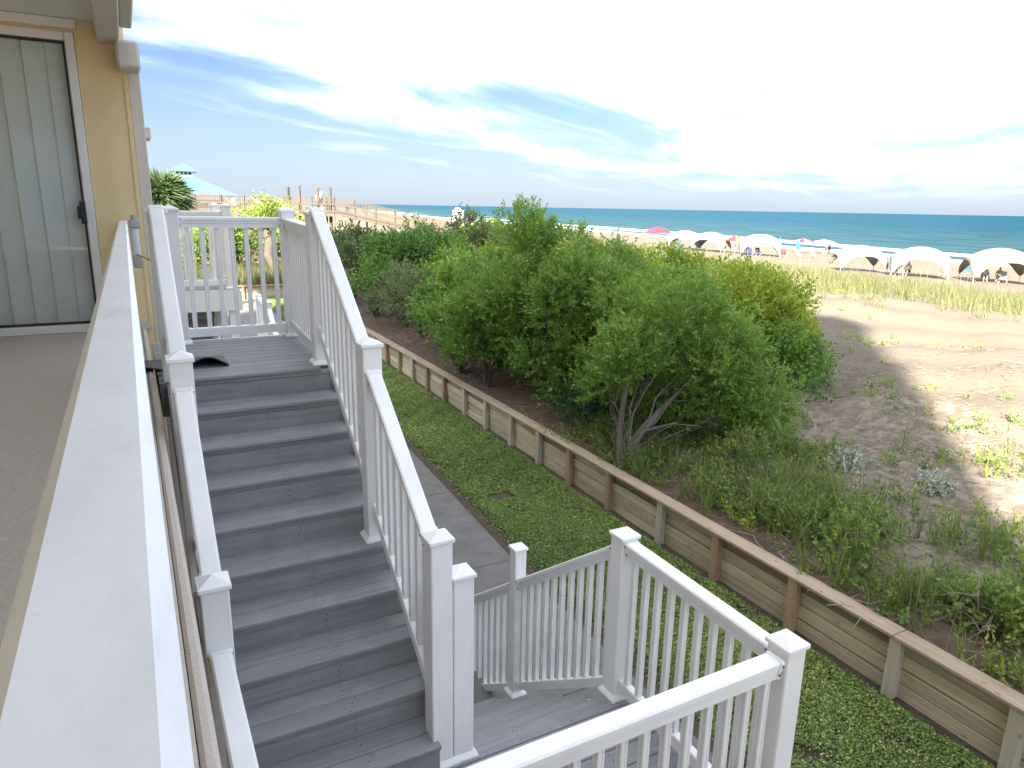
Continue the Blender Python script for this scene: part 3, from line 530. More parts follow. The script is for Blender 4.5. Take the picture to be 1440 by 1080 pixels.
def limbs(base, clumps, r0, fork=0.35, n=7, most=14):
    q = B(); base = Vector(base)
    for c, r in (clumps if len(clumps) <= most else [clumps[int(i*len(clumps)/most)] for i in range(most)]):
        c = Vector(c); L = (c-base).length; f = base.lerp(c, fork); f.z = base.z+(c.z-base.z)*fork*1.15; f.x = base.x+(c.x-base.x)*fork*0.55; f.y = base.y+(c.y-base.y)*fork*0.55
        pts = []; rr = []
        for i in range(n+1):
            s_ = i/n; p = (base*(1-s_)**2+f*2*s_*(1-s_)+c*s_**2) if i else base
            j = 0.035*L*(1 if 0 < i < n else 0); pts.append(p+Vector((random.uniform(-j, j), random.uniform(-j, j), random.uniform(-j, j)*.5))); rr.append(r0*(1-s_)**0.9*0.42+0.004)
        q.tube(pts, rr, 6)
        for b_ in range(4):
            i = random.randint(3, n); p = pts[i]; dv = Vector((random.uniform(-1, 1), random.uniform(-1, 1), random.uniform(-.25, .9))).normalized()*max(r[0] if hasattr(r, '__len__') else r, .3)*random.uniform(.7, 1.2)
            q.tube([p, p+dv*.5+Vector((0, 0, .03)), p+dv], [rr[i]*.5+.004, .006, .003], 4)
    return q
def ell(n, c, r, cr, zmin=-.5, shell=.55, seed=0):   # n clump centres spread through an ellipsoid
    g = np.random.default_rng(seed); out = []
    while len(out) < n:
        v = nrm(g.normal(size=3))*g.uniform(shell, .98)
        if v[2] < zmin: continue
        out.append((tuple(np.array(c)+v*np.array(r)), np.array([1, 1, .8])*g.uniform(cr*.75, cr*1.25)))
    return out
def tree(name, label, cat, base, clumps, leaf, bark, dens, k, L, W, ln, tint, r0, group=None, upb=.5, trunk=None):
    t_ = thing(name, label, cat, base, group)
    lb = limbs(base, clumps, r0)
    if trunk: trunk(lb)
    lb.build('trunk', bark, t_)
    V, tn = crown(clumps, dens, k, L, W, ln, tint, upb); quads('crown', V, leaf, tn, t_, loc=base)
    return t_
def gz(x, y): return float(hgt(x, y))
GT = 'trees and shrubs on the dune behind the retaining wall'
# A: wax myrtle leaning over the timber wall
bA = (6.12, 7.95, gz(6.12, 7.95)-.03)
clA = ell(26, (7.45, 8.6, -2.1), (1.5, 1.2, 1.05), .44, -.8, .45, 3)+ell(9, (6.3, 8.1, -2.15), (.45, .4, .6), .30, -.7, .4, 4)+ell(12, (8.3, 7.9, -2.9), (.8, .6, .5), .36, -.9, .4, 5)+ell(8, (7.35, 8.2, -3.05), (.7, .5, .3), .30, -.9, .3, 6)
def trA(q):
    q.tube([bA, (6.10, 7.98, -3.2), (6.14, 8.0, -2.8), (6.25, 8.05, -2.4)], [.055, .045, .04, .03], 8)
    q.tube([(6.14, 7.93, bA[2]), (6.42, 7.95, -3.3), (6.85, 8.0, -2.95), (7.4, 8.1, -2.65), (7.9, 8.3, -2.3)], [.06, .052, .046, .036, .02], 8)
    q.tube([(6.5, 7.95, -3.22), (6.9, 7.75, -3.1), (7.3, 7.6, -3.15)], [.026, .018, .008], 6)
tree('wax_myrtle', 'bright green bushy tree with two bare pale trunks rising beside the timber wall', 'tree', bA, clA, 'leaf_myrtle', 'bark', 84, 13, .062, .022, .22, .52, .05, GT, trunk=trA)
# B: taller myrtle behind
bB = (6.75, 11.0, gz(6.75, 11)-.03)
clB = ell(28, (6.95, 11.2, -1.75), (1.2, 1.2, 1.25), .46, -.8, .5, 11)+ell(9, (6.72, 11.9, -.45), (.5, .5, .6), .30, -.5, .3, 12)+ell(12, (8.0, 11.4, -1.4), (.9, .9, .65), .40, -.6, .5, 13)+ell(14, (7.5, 10.0, -1.95), (1.0, .8, .85), .42, -.8, .4, 14)
tree('wax_myrtle', 'tallest green tree, its feathery top standing above the sea horizon', 'tree', bB, clB, 'leaf_myrtle', 'bark_d', 70, 12, .07, .026, .25, .50, .075, GT)
bC = (6.35, 12.9, gz(6.35, 12.9)-.03)
clC = ell(24, (6.45, 13.2, -2.15), (.9, 1.1, .95), .42, -.7, .5, 21)
tree('shrubby_tree', 'small dark green tree with low branches between wall and taller tree', 'tree', bC, clC, 'leaf_myrtle', 'bark_d', 64, 10, .075, .03, .24, .44, .05, GT)
# E: dense rounded thicket behind the myrtles
def shrub(name, label, c, r, n, cr, leaf, tint, dens, L, W, seed, k=9, bark='bark_d', upb=.45, extra=None):
    base = (c[0], c[1], gz(c[0], c[1])-.05); cl_ = ell(n, c, r, cr, -.35, .72, seed)+(extra or [])
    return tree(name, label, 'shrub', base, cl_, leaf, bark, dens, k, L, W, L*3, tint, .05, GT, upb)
shrub('dense_shrub', 'big rounded glossy shrub turning yellow on its seaward top beside bare sand', (11.2, 11.7, -2.6), (2.2, 2.0, 1.3), 44, .55, 'leaf_oak', .92, 34, .085, .046, 31)
shrub('dense_shrub', 'long green hedge-like shrub behind the tallest tree, below the red beach tents', (12.4, 16.0, -2.45), (2.7, 2.4, 1.1), 44, .6, 'leaf_oak', .62, 28, .10, .055, 32)
shrub('dense_shrub', 'low dark green shrub spilling onto bare twigs at the foot of the yellowed shrub', (10.6, 9.6, -3.0), (1.3, 1.1, .75), 18, .4, 'leaf_oak', .34, 36, .075, .04, 33)
shrub('dense_shrub', 'lush green shrub filling the gap between the pale-trunked tree and the thicket', (9.6, 11.2, -2.5), (1.5, 1.5, 1.05), 26, .48, 'leaf_oak', .42, 34, .085, .045, 34)
shrub('leafy_shrub', 'fresh green vine-covered shrub beside the small dark tree', (7.9, 15.3, -2.35), (1.4, 1.6, 1.05), 28, .48, 'leaf_oak', .46, 28, .10, .06, 35)
shrub('leafy_shrub', 'bluish dark green bush in deep shade under the pale-trunked tree', (6.75, 9.6, -3.3), (.5, .55, .36), 12, .24, 'leaf_dark', .40, 60, .055, .03, 36)
shrub('leafy_shrub', 'shaded green bush hugging the wall below the small dark tree', (6.35, 14.3, -3.2), (.4, .6, .45), 10, .26, 'leaf_oak', .30, 46, .07, .04, 37)
for c_, r_, n_, lf, tn_, sd_, lb_ in (((6.95, 10.5, -3.15), (.6, .7, .5), 12, 'leaf_oak', .22, 81, 'dark understorey bush between the pale-trunked tree and the tallest tree'), ((7.3, 12.2, -3.0), (.8, .8, .6), 14, 'leaf_oak', .25, 82, 'shaded bush tucked behind the trunk of the tallest tree'),
        ((7.25, 14.2, -2.8), (.8, .8, .75), 16, 'leaf_oak', .32, 83, 'leafy shaded bush behind the small dark tree'), ((6.85, 16.3, -2.85), (.75, .9, .75), 16, 'leaf_oak', .40, 84, 'green bush hanging over the wall before the greyish twiggy bush'),
        ((7.2, 20.3, -2.75), (.9, 1.0, .8), 16, 'leaf_olive', .30, 85, 'olive bush close to the wall beyond the greyish twiggy bush'), ((7.0, 22.6, -2.7), (.8, 1.1, .8), 14, 'leaf_oak', .25, 86, 'dark bush at the wall below the white stair rail')):
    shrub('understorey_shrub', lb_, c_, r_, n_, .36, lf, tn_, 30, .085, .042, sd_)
shrub('round_shrub', 'olive rounded shrub in sunlight in front of the wooden walkway ramp', (11.3, 25.5, -2.05), (2.3, 2.4, 1.35), 36, .6, 'leaf_olive', .50, 20, .12, .06, 38)
shrub('round_shrub', 'dark olive shrub next to the white stair post', (8.6, 23.5, -2.35), (1.7, 2.0, 1.25), 28, .6, 'leaf_oak', .20, 20, .12, .06, 39)
shrub('round_shrub', 'thin greyish bush with bare twigs beside the timber wall', (7.0, 18.4, -2.7), (.9, 1.2, .85), 16, .42, 'leaf_olive', .30, 20, .08, .03, 40)
shrub('round_shrub', 'bright green low bush beyond the greyish twiggy bush', (9.6, 20.2, -2.5), (1.7, 1.7, .95), 26, .52, 'leaf_oak', .50, 22, .11, .06, 41)
shrub('round_shrub', 'deep green shrub mass behind the white landing railing', (7.6, 27.5, -2.4), (1.6, 2.2, 1.2), 24, .6, 'leaf_olive', .15, 16, .13, .065, 42)
shrub('round_shrub', 'broad green shrub further along the dune below the walkway', (15.5, 30.5, -2.3), (2.8, 2.6, 1.0), 30, .65, 'leaf_oak', .50, 14, .14, .08, 43)
for x_, y_, r_, sd, lab in ((5.2, 40, 1.1, 51, 'yellow green sunlit bush behind the landing railing, beside the dark twisted trunk'), (7.7, 41.5, 1.3, 52, 'yellow green bush below the four walkway piles'), (3.2, 39.2, .85, 53, 'sunlit yellowish bush between palm and wooden steps')):
    shrub('round_shrub', lab, (x_, y_, gz(x_, y_)+r_*1.1), (r_, r_, r_*1.2), 20, .55, 'leaf_weed', .45, 14, .15, .08, sd)
# twisted trunk seen through the landing railing
tt = thing('twisted_tree', 'dark twisted tree trunk on grassy bank beyond the far timber wall', 'tree', (6.15, 37, gz(6.15, 37)))
g0 = gz(6.15, 37)-.05; B().tube([(6.15, 37, g0), (6.3, 37, g0+.6), (6.05, 37, g0+1.2), (6.2, 37.1, g0+1.9), (6.0, 37.2, g0+2.6)], [.30, .22, .24, .26, .12], 9).build('trunk', 'bark_d', tt)
V, tn = crown(ell(10, (6.1, 37.3, g0+3.1), (1.1, 1.0, .5), .45, -.5, .5, 61), 14, 8, .14, .07, .4, .6); quads('crown', V, 'leaf_weed', tn, tt, loc=(6.15, 37, gz(6.15, 37)))
# cabbage palm
pb = (1.30, 30.0, ZG); pl = thing('cabbage_palm', 'cabbage palm with ragged dark fan leaves behind white posts', 'palm', pb)
B().tube([pb, (1.35, 30, -2.5), (1.27, 30, -.1)], [.20, .17, .16], 9).build('trunk', 'bark_d', pl)
fans = []; ft = []
for i in range(70):
    a = random.uniform(0, 2*math.pi); e = random.uniform(-.7, 1.35); dv = np.array([math.cos(a)*math.cos(e), math.sin(a)*math.cos(e), math.sin(e)]); c = np.array([1.27, 30, .05])+dv*.5
    for j in range(24):
        th_ = (j/23-.5)*3.4; s_ = nrm(np.cross(dv, [0, 0, 1.])); d2 = nrm(dv*math.cos(th_)+s_*math.sin(th_)+np.array([0, 0, -.18])+rng.normal(0, .08, 3)); u_ = nrm(np.cross(d2, rng.normal(size=3))); l_ = random.uniform(.6, .9)
        fans.append([c, c+d2*l_*.5+u_*.03, c+d2*l_+np.array([0, 0, -.10]), c+d2*l_*.5-u_*.03]); ft.append(min(1, max(0, .4+.25*e*.5+random.gauss(0, .12))))
quads('crown', np.array(fans), 'palm', np.array(ft), pl, loc=pb)
# ground cover on the yard strip
def cover(n, y0, y1, s):
    y = rng.uniform(y0, y1, n); x0 = pedge(y)+.10; x1 = xw(y)+.02; u = rng.uniform(0, 1, n); x = x0+(x1-x0)*u; edge = np.minimum(u, 1-u)*(x1-x0)
    bare = np.sin(x*5.1+y*2.3)*np.sin(y*3.7-x*2.9)+.6*np.sin(x*11+y*7)
    keep = (rng.uniform(0, 1, n) < np.clip((edge-.02)/.10, .10, 1)) & ~((abs(x-4.62) < .17) & (abs(y-8.85) < .15)) & ((bare < 1.25) | (rng.uniform(0, 1, n) < .25))
    # wall posts and feet leave bare soil
    x, y, edge = x[keep], y[keep], edge[keep]; n = len(x); h = np.clip(edge/.15, .25, 1)*(.075+.02*np.sin(3*x+1.7*y)+.018*np.sin(9*y-7*x))
    z = ZG+h*rng.uniform(.25, 1, n)**.4; a = rng.uniform(0, 2*math.pi, n); ti = rng.uniform(-.1, .5, n)
    D = nrm(np.stack([np.cos(a), np.sin(a), ti], 1)); sz = rng.uniform(.7, 1.3, n)*s
    patch = .5+.5*np.sin(.9*x+.5*y+1)*np.sin(1.1*y-.6*x)
    return leaves(np.stack([x, y, z], 1), D, sz, sz*.62), np.clip(.34+.26*patch+rng.normal(0, .17, n)+(rng.uniform(0, 1, n) < .10)*.4, 0, 1)
Vs = [cover(190000, -2.5, 9, .025), cover(120000, 9, 20, .030), cover(30000, 20, 33.9, .055)]
o = quads('ground_cover', np.concatenate([a for a, _ in Vs]), 'leaf_cover', np.concatenate([b_ for _, b_ in Vs])); props(o, 'clipped green ground cover filling strip between path and timber wall', 'ground cover', kind='stuff')
B().box(4.47, 4.77, 8.72, 8.98, ZG-.02, ZG+.03, .006).build('utility_cover', 'soil'); props(bpy.data.objects['utility_cover'], 'small square brown utility lid set in the ground cover', 'lid')
# weeds, grass and litter on the dune
def scat(n, f):      # rejection-sampled points on the dune with density f(x, y)
    out = []
    while sum(map(len, out)) < n:
        x = rng.uniform(5.95, 46, 40000); y = rng.uniform(-3, 60, 40000); k_ = rng.uniform(0, 1, 40000) < f(x, y); out.append(np.stack([x[k_], y[k_]], 1))
    p = np.concatenate(out)[:n]; return np.concatenate([p, hgt(p[:, 0], p[:, 1])[:, None]-.01], 1)
def blob(x, y, s, ph): return .5+.5*np.sin(x/s+ph)*np.sin(y/s*1.13+ph*2.1)+.25*np.sin(2.3*x/s+1.7*y/s+ph)
def qx(x, y): s = np.clip((x-8)/22, 0, 1); s = s*s*(3-2*s); return x-.16*y*s
def near_f(x, y): q = x-xw(y); return np.exp(-((q-1.25)/.95)**2)*(y < 9.5)*(y > -2)*np.clip(blob(x, y, .55, 1.3)-.15, 0, 1)
def mid_f(x, y): q = x-xw(y); return np.exp(-((q-2.6)/2.2)**2)*(y < 10)*(y > -2)*np.clip(blob(x, y, .8, .4)-.45, 0, 1)*.5
tuft = scat(560, near_f); P = np.repeat(tuft, 16, 0)+np.concatenate([rng.normal(0, .05, (560*16, 2)), np.zeros((560*16, 1))], 1)
V1 = blades(P, rng.uniform(.25, .62, len(P)), rng.uniform(.006, .011, len(P)), np.abs(rng.normal(.25, .25, len(P)))); t1_ = np.tile(np.clip(rng.normal(.45, .2, len(P)), 0, 1), 2)
g2_ = scat(260, mid_f); P2 = np.repeat(g2_, 12, 0)+np.concatenate([rng.normal(0, .04, (260*12, 2)), np.zeros((260*12, 1))], 1)
V2 = blades(P2, rng.uniform(.12, .35, len(P2)), rng.uniform(.005, .009, len(P2)), np.abs(rng.normal(.4, .3, len(P2)))); t2_ = np.tile(np.clip(rng.normal(.5, .2, len(P2)), 0, 1), 2)
props(quads('dune_grass', np.concatenate([V1, V2]), 'grass_green', np.concatenate([t1_, t2_])), 'green grass tufts growing in shade along the dune side of wall', 'grass', kind='stuff')
def weeds(n, f, hmin, hmax, k, L, W, tint):
    p = scat(n, f); S = np.repeat(p, 4, 0)+np.concatenate([rng.normal(0, .06, (n*4, 2)), np.zeros((n*4, 1))], 1); D = nrm(np.array([0, 0, 1.])+rng.normal(0, .55, (n*4, 3))*np.array([1, 1, .2]))
    return sprigs(S, D, rng.uniform(hmin, hmax, n*4), k, L, W, np.repeat(np.clip(rng.normal(tint, .2, n), 0, 1), 4))
a1 = weeds(760, near_f, .12, .48, 14, .055, .026, .42); a2 = weeds(520, mid_f, .08, .25, 9, .05, .026, .5)
props(quads('dune_weeds', np.concatenate([a1[0], a2[0]]), 'leaf_weed', np.concatenate([a1[1], a2[1]])), 'leafy green weeds and vines scattered along the shaded dune behind wall', 'weeds', kind='stuff')
def sand_f(x, y): q = qx(x, y); return (q > 9)*(q < 24)*np.clip(blob(x, y, 1.3, 2.2)-.62, 0, 1)*(y < 24)
a3 = weeds(260, sand_f, .06, .2, 7, .05, .03, .65); props(quads('beach_creeper', a3[0], 'leaf_weed', a3[1]), 'sparse yellow green creepers dotted over the bare sand', 'creeper', kind='stuff')
def oat_f(x, y): q = qx(x, y); return np.clip((q-18+2.5*np.sin(.5*y))/6, 0, 1)*np.clip((43-q)/5, 0, 1)*np.clip(.30+.8*blob(x, y, 1.6, .7), .12, 1)*(y > -1)
oa = scat(3800, oat_f); P = np.repeat(oa, 11, 0)+np.concatenate([rng.normal(0, .12, (3800*11, 2)), np.zeros((3800*11, 1))], 1)
V = blades(P, rng.uniform(.35, .95, len(P)), rng.uniform(.010, .020, len(P)), np.abs(rng.normal(.3, .25, len(P)))); tn = np.tile(np.clip(np.repeat(rng.normal(.5, .22, 3800), 11)+rng.normal(0, .1, len(P)), 0, 1), 2)
def far_f(x, y): return (y > 26)*(x > 9)*(qx(x, y) < 40)*np.clip(blob(x, y, 2.2, .2), .2, 1)
fa = scat(1500, far_f); P = np.repeat(fa, 9, 0)+np.concatenate([rng.normal(0, .16, (1500*9, 2)), np.zeros((1500*9, 1))], 1)
Vb = blades(P, rng.uniform(.4, .9, len(P)), rng.uniform(.016, .03, len(P)), np.abs(rng.normal(.3, .25, len(P)))); tb = np.tile(np.clip(np.repeat(rng.normal(.45, .25, 1500), 9), 0, 1), 2)
bk = np.stack([rng.uniform(-3, 7, 900), rng.uniform(34.3, 40, 900)], 1); bk = np.concatenate([bk, hgt(bk[:, 0], bk[:, 1])[:, None]-.01], 1); P = np.repeat(bk, 10, 0)+np.concatenate([rng.normal(0, .1, (9000, 2)), np.zeros((9000, 1))], 1)
Vc = blades(P, rng.uniform(.4, 1.0, len(P)), rng.uniform(.012, .022, len(P)), np.abs(rng.normal(.3, .25, len(P)))); tcv = np.tile(np.clip(rng.normal(.25, .2, len(P)), 0, 1), 2)
props(quads('dune_grass', np.concatenate([V, Vb, Vc]), 'grass_dry', np.concatenate([tn, tb, tcv])), 'dry yellow green sea grass covering the sunlit dune crest', 'grass', kind='stuff')
# seed heads of sea oats
so = scat(150, lambda x, y: (qx(x, y) > 27)*(qx(x, y) < 41)*(y < 46)*.5); hs_ = []; q = B()
for p in so:
    hgt_ = random.uniform(1.0, 1.65); a = random.uniform(0, 6.28); dv = Vector((math.cos(a), math.sin(a), 0)); p = Vector(p); t_ = p+Vector((0, 0, hgt_))+dv*.12
    q.tube([p, p+Vector((0, 0, hgt_*.6))+dv*.02, t_, t_+dv*.16-Vector((0, 0, .02))], .006, 3)
    for j in range(14): s_ = j/13; c = t_+dv*(.2*s_-.03)+Vector((0, 0, .02-.10*s_*s_+random.uniform(-.03, .03))); hs_.append((np.array(c), random.uniform(.05, .09)))
C = np.array([h[0] for h in hs_]); Lh = np.array([h[1] for h in hs_]); V = leaves(C, nrm(rng.normal(size=C.shape)+np.array([0, 0, -.8])), Lh, Lh*.5)
so_o = quads('sea_oats', V, 'grass_dry', np.full(len(V), .8)); props(so_o, 'golden drooping seed heads of sea oats above the dune grass', 'sea oats', kind='stuff')
st_ = q.build('stalks', 'twig', so_o); props(st_, kind='stuff')
# dead twigs and runners on the sand
tw = []
def twig_f(x, y): q = qx(x, y); return (q > 5.7)*(q < 17)*np.clip(1.15-(q-7)/10, .08, 1)*np.clip(blob(x, y, .9, 3.1), .15, 1)*(y < 26)
tp = scat(7000, twig_f); n = len(tp); a = rng.uniform(0, 2*math.pi, n); L = rng.uniform(.12, .65, n)
for s_ in range(3):
    a2_ = a+rng.normal(0, .5, n); e = tp[:, :2]+np.stack([np.cos(a2_), np.sin(a2_)], 1)*(L/3)[:, None]; ez = hgt(e[:, 0], e[:, 1])+.012+np.abs(rng.normal(0, .02, n)); e3 = np.concatenate([e, ez[:, None]], 1)
    b0_ = tp.copy(); b0_[:, 2] = np.maximum(b0_[:, 2], hgt(tp[:, 0], tp[:, 1])+.012); w_ = np.stack([-np.sin(a2_), np.cos(a2_), rng.normal(0, .6, n)], 1)*rng.uniform(.002, .0055, n)[:, None]; tw.append(np.stack([b0_-w_, b0_+w_, e3+w_*.8, e3-w_*.8], 1)); tp = e3
props(quads('dead_twigs', np.concatenate(tw), 'twig', np.full(n*3, .5)), 'tangle of dead grey twigs and runners lying on the sand', 'twigs', kind='stuff')
# silvery clumps and one vivid bush near the wall
for i, (x_, y_, r_, lab) in enumerate(((8.73, 6.13, .30, 'larger clump of silvery pale leaves on the shaded dune'), (9.0, 5.02, .20, 'smaller silvery leaf clump beside bare sand patch on the dune'))):
    z_ = gz(x_, y_); cp = thing('silver_plant', lab, 'plant', (x_, y_, z_)); n = 150
    S = np.stack([rng.normal(x_, r_*.5, n), rng.normal(y_, r_*.5, n), np.zeros(n)], 1); S[:, 2] = hgt(S[:, 0], S[:, 1])-.01
    V, tn = sprigs(S, nrm(np.array([0, 0, 1.])+rng.normal(0, .5, (n, 3))), rng.uniform(.08, .24, n), 9, .042, .03, rng.uniform(.3, .8, n)); quads('foliage', V, 'leaf_silver', tn, cp, loc=(x_, y_, z_))
    q = B()
    for k_ in range(12): q.tube([(x_, y_, z_-.02), tuple(S[k_]+np.array([0, 0, .12]))], [.006, .003], 4)
    q.build('stem', 'twig', cp)
for x_, y_, r_, lab, sd in ((6.45, 2.95, .34, 'vivid green round bush just behind the wall cap near its joint', 71), (6.55, 6.35, .30, 'leafy weed bush with yellowing tips close behind the wall', 72), (7.35, 6.9, .42, 'tall grassy weed clump beside the pale-trunked tree', 73), (6.75, 4.4, .38, 'spreading green weed bush behind the wall, above a brown post', 74)):
    z_ = gz(x_, y_); shrub_t = thing('weed_bush', lab, 'shrub', (x_, y_, z_), GT); cl_ = ell(9, (x_, y_, z_+r_*.6), (r_, r_, r_*.6), r_*.42, -.4, .5, sd)
    limbs((x_, y_, z_-.02), cl_, .016).build('stem', 'twig', shrub_t); V, tn = crown(cl_, 90, 9, .05, .027, .14, .5); quads('foliage', V, 'leaf_weed', tn, shrub_t, loc=(x_, y_, z_))
# ------------------------------------------------------------------ neighbouring stairs beyond the landing
nb_ = thing('outdoor_stairs', 'matching grey stairs of the next unit with white fascia, seen through railing', 'stairs', (.8, 12, ZG))
y = 10.86
for i in range(11): board(nb_, .1, 1.34, y, y+.134, ZF, 'deck_board'); y += .1395
B().box(.1, 1.345, 10.835, 10.857, ZF-.31, ZF-.006).build('fascia', 'vinyl', nb_); B().box(1.347, 1.366, 10.84, y, ZF-.31, ZF-.03).build('fascia', 'vinyl', nb_); B().box(.12, 1.33, 10.87, y-.02, ZF-.2, ZF-.028).build('landing_frame', 'riser', nb_)
for n in range(1, 10):
    yb = y+(n-1)*T; z = ZF-n*RS; board(nb_, .2, 1.2, yb, yb+.126, z); board(nb_, .2, 1.2, yb+.13, yb+.26, z)
    B().box(.2, 1.2, yb-.018, yb-.001, z+.004, z+RS-.05).build('riser_board', 'riser', nb_)
yl = y+9*T
for i in range(10): board(nb_, .12, 2.42, yl+i*.1395, yl+i*.1395+.134, ZL, 'deck_board')
B().box(.14, 2.41, yl+.01, yl+1.38, ZL-.24, ZL-.028).build('landing_frame', 'vinyl', nb_)
for n in range(1, 7):
    yb = yl-n*T; z = ZL-n*RS; board(nb_, 1.43, 2.29, yb, yb+.126, z); board(nb_, 1.43, 2.29, yb+.13, yb+.262, z); B().box(1.43, 2.29, yb+.235, yb+.252, z+.004, z+RS-.027).build('riser_board', 'riser', nb_)
for x_, y_, zt in ((1.24, 10.93, ZF), (.2, 10.93, ZF), (1.24, 12.3, ZF), (.25, yl+1.3, ZL), (2.32, yl+1.3, ZL), (2.32, yl+.1, ZL)): B().box(x_-.06, x_+.06, y_-.06, y_+.06, ZG-.1, zt-.245 if zt == ZL else zt-.205, .006).build('support_post', 'vinyl', nb_)
B().prism([(-.02, 0), (.02, 0), (.02, -.28), (-.02, -.28)], (1.225, y+.0, ZF-.06), (1.225, yl, ZL+.1), (1, 0, 0)).build('stringer', 'vinyl', nb_)
n1_ = thing('landing_railing', 'white railing on the upper landing of the next unit', 'railing', (.7, 10.92, ZF), GRP)
post(n1_, 1.24, 10.92, -.06, ZF); post(n1_, .2, 10.92, -.06, ZF); post(n1_, 1.24, 12.3, -.06, ZF)
run(n1_, (.2, 10.92), (1.24, 10.92), -.13, -.13, 1.03); run(n1_, (1.24, 10.92), (1.24, 12.3), -.13, -.13, 1.03)
n2_ = thing('stair_railing', 'white railing of the next unit descending from its lower landing towards the path', 'railing', (2.345, 14, ZG), GRP)
post(n2_, 2.345, yl+.07, -1.95, ZL); post(n2_, 2.345, yl-1.8, -3.15, ZG, pw=.047); post(n2_, 2.345, yl+1.32, -1.95, ZL); post(n2_, 1.36, yl+.07, -1.95, ZL)
run(n2_, (2.345, yl+.07), (2.345, yl-1.8), -2.02, -3.30, 1.0, pwb=.047); run(n2_, (2.345, yl+.07), (2.345, yl+1.32), -1.97, -1.97, 1.0)
n3_ = thing('stair_railing', 'white railing beside the upper flight of the next unit', 'railing', (1.24, 13.4, ZL), GRP)
post(n3_, 1.24, yl-.06, -1.78, ZL); run(n3_, (1.24, 12.3), (1.24, yl-.06), -.18, -1.84, .96)
# ------------------------------------------------------------------ wooden walkway over the dune
YB = 55.0
bw = thing('boardwalk', 'weathered wooden walkway with railings ramping down over the dune to beach', 'boardwalk', (14, YB, -3.4))
def bz(x): return -.62 if x < 14.5 else -.62-(x-14.5)*.205
def brail(y, x0, x1, step=1.6):
    xs = np.arange(x0, x1+.01, step)
    for x in xs: z = bz(x); B().box(x-.06, x+.06, y-.06, y+.06, gz(x, y)-.4, z+1.08).build('post', 'walk', bw)
    for a, b_ in zip(xs[:-1], xs[1:]):
        for dz, hh in ((1.10, .05), (.62, .1), (.12, .1)): B().prism([(-.04, 0), (.04, 0), (.04, -hh), (-.04, -hh)], (a, y-.075, bz(a)+dz), (b_, y-.075, bz(b_)+dz), (0, 1, 0)).build('rail', 'walk', bw)
    q = B()
    for x in np.arange(x0, x1, .14): q.box(x-.02, x+.02, y-.118, y-.118+.03, bz(x)+.05, bz(x)+1.04)
    props(q.build('pickets', 'walk', bw), kind='stuff')
brail(YB, -2, 28); brail(YB+2.4, -2, 28, 3.2)
for a, b_ in ((-2.2, 14.5), (14.5, 28.2)):
    B().prism([(-1.3, 0), (1.3, 0), (1.3, -.06), (-1.3, -.06)], (a, YB+1.2, bz(a)), (b_, YB+1.2, bz(b_)), (0, 1, 0)).build('deck', 'walk', bw); B().prism([(-.03, 0), (.03, 0), (.03, -.26), (-.03, -.26)], (a, YB-.03, bz(a)-.065), (b_, YB-.03, bz(b_)-.065), (0, 1, 0)).build('joist', 'walk', bw)
for x in np.arange(15.2, 24, 2.6):
    q = B(); z = gz(x, YB)-.3; q.tube([(x, YB+.3, z), (x+.9, YB+.3, bz(x+.9)-.1)], .07, 5); q.tube([(x+.9, YB+.5, z), (x, YB+.5, bz(x)-.1)], .07, 5); q.build('brace', 'bark_d', bw)
for x, zt in ((10.75, 1.12), (11.55, 1.22), (12.95, 1.10), (13.85, 1.18)): B().tube([(x, YB+.6, gz(x, YB)-.3), (x, YB+.6, zt)], .13, 8).build('pile', 'bark_d', bw)
ws = thing('wooden_steps', 'wooden steps with slatted side railings leading from walkway to yard', 'steps', (6.8, 48, -3.4))
def sz(y): return -.64-(54.9-y)*.16
for x in (6.2, 8.0):
    B().prism([(-.04, 0), (.04, 0), (.04, -.12), (-.04, -.12)], (x, 54.8, sz(54.8)+1.05), (x+.55, 44, sz(44)+1.05), (1, 0, 0)).build('rail', 'walk', ws); q = B()
    for y_ in np.arange(44.1, 54.7, .16): xx_ = x+.55*(54.8-y_)/10.8; q.box(xx_-.02, xx_+.02, y_-.03, y_+.03, sz(y_)+.02, sz(y_)+.96)
    props(q.build('pickets', 'walk', ws), kind='stuff')
    for y_ in (44.1, 47.6, 51.1, 54.6): xx_ = x+.55*(54.8-y_)/10.8; B().box(xx_-.06, xx_+.06, y_-.06, y_+.06, gz(xx_, y_)-.3, sz(y_)+1.0).build('post', 'walk', ws)
for k in range(27): y_ = 54.8-.4*k; x = 6.2+.55*(54.8-y_)/10.8; B().box(x, x+1.8, y_-.39, y_-.01, sz(y_)-.05, sz(y_)).build('step_board', 'walk', ws)
# pavilion with blue roof
pv = thing('pavilion', 'open pavilion with pale blue hip roof and small white cupola behind palm', 'pavilion', (4.9, 72, -3.4))
px0, py0, ze, zt, hw = 4.9, 72, .60, 1.75, 3.9
def hip(x, y, z0, z1, a, b_): return B().add([(x-a, y-a, z0), (x+a, y-a, z0), (x+a, y+a, z0), (x-a, y+a, z0), (x-b_, y-b_, z1), (x+b_, y-b_, z1), (x+b_, y+b_, z1), (x-b_, y+b_, z1), (x-a, y-a, z0-.12), (x+a, y-a, z0-.12), (x+a, y+a, z0-.12), (x-a, y+a, z0-.12)], [(0, 1, 5, 4), (1, 2, 6, 5), (2, 3, 7, 6), (3, 0, 4, 7), (4, 5, 6, 7), (8, 9, 1, 0), (9, 10, 2, 1), (10, 11, 3, 2), (11, 8, 0, 3), (8, 11, 10, 9)])
rf = hip(px0, py0, ze, zt+.35, hw, .75).build('roof', 'roof_teal', pv)
cu = B().box(px0-.72, px0+.72, py0-.72, py0+.72, zt+.3, zt+.88).build('cupola', 'white', pv); hip(px0, py0, zt+.88, zt+1.5, 1.1, .03).build('cupola_roof', 'roof_teal', cu)
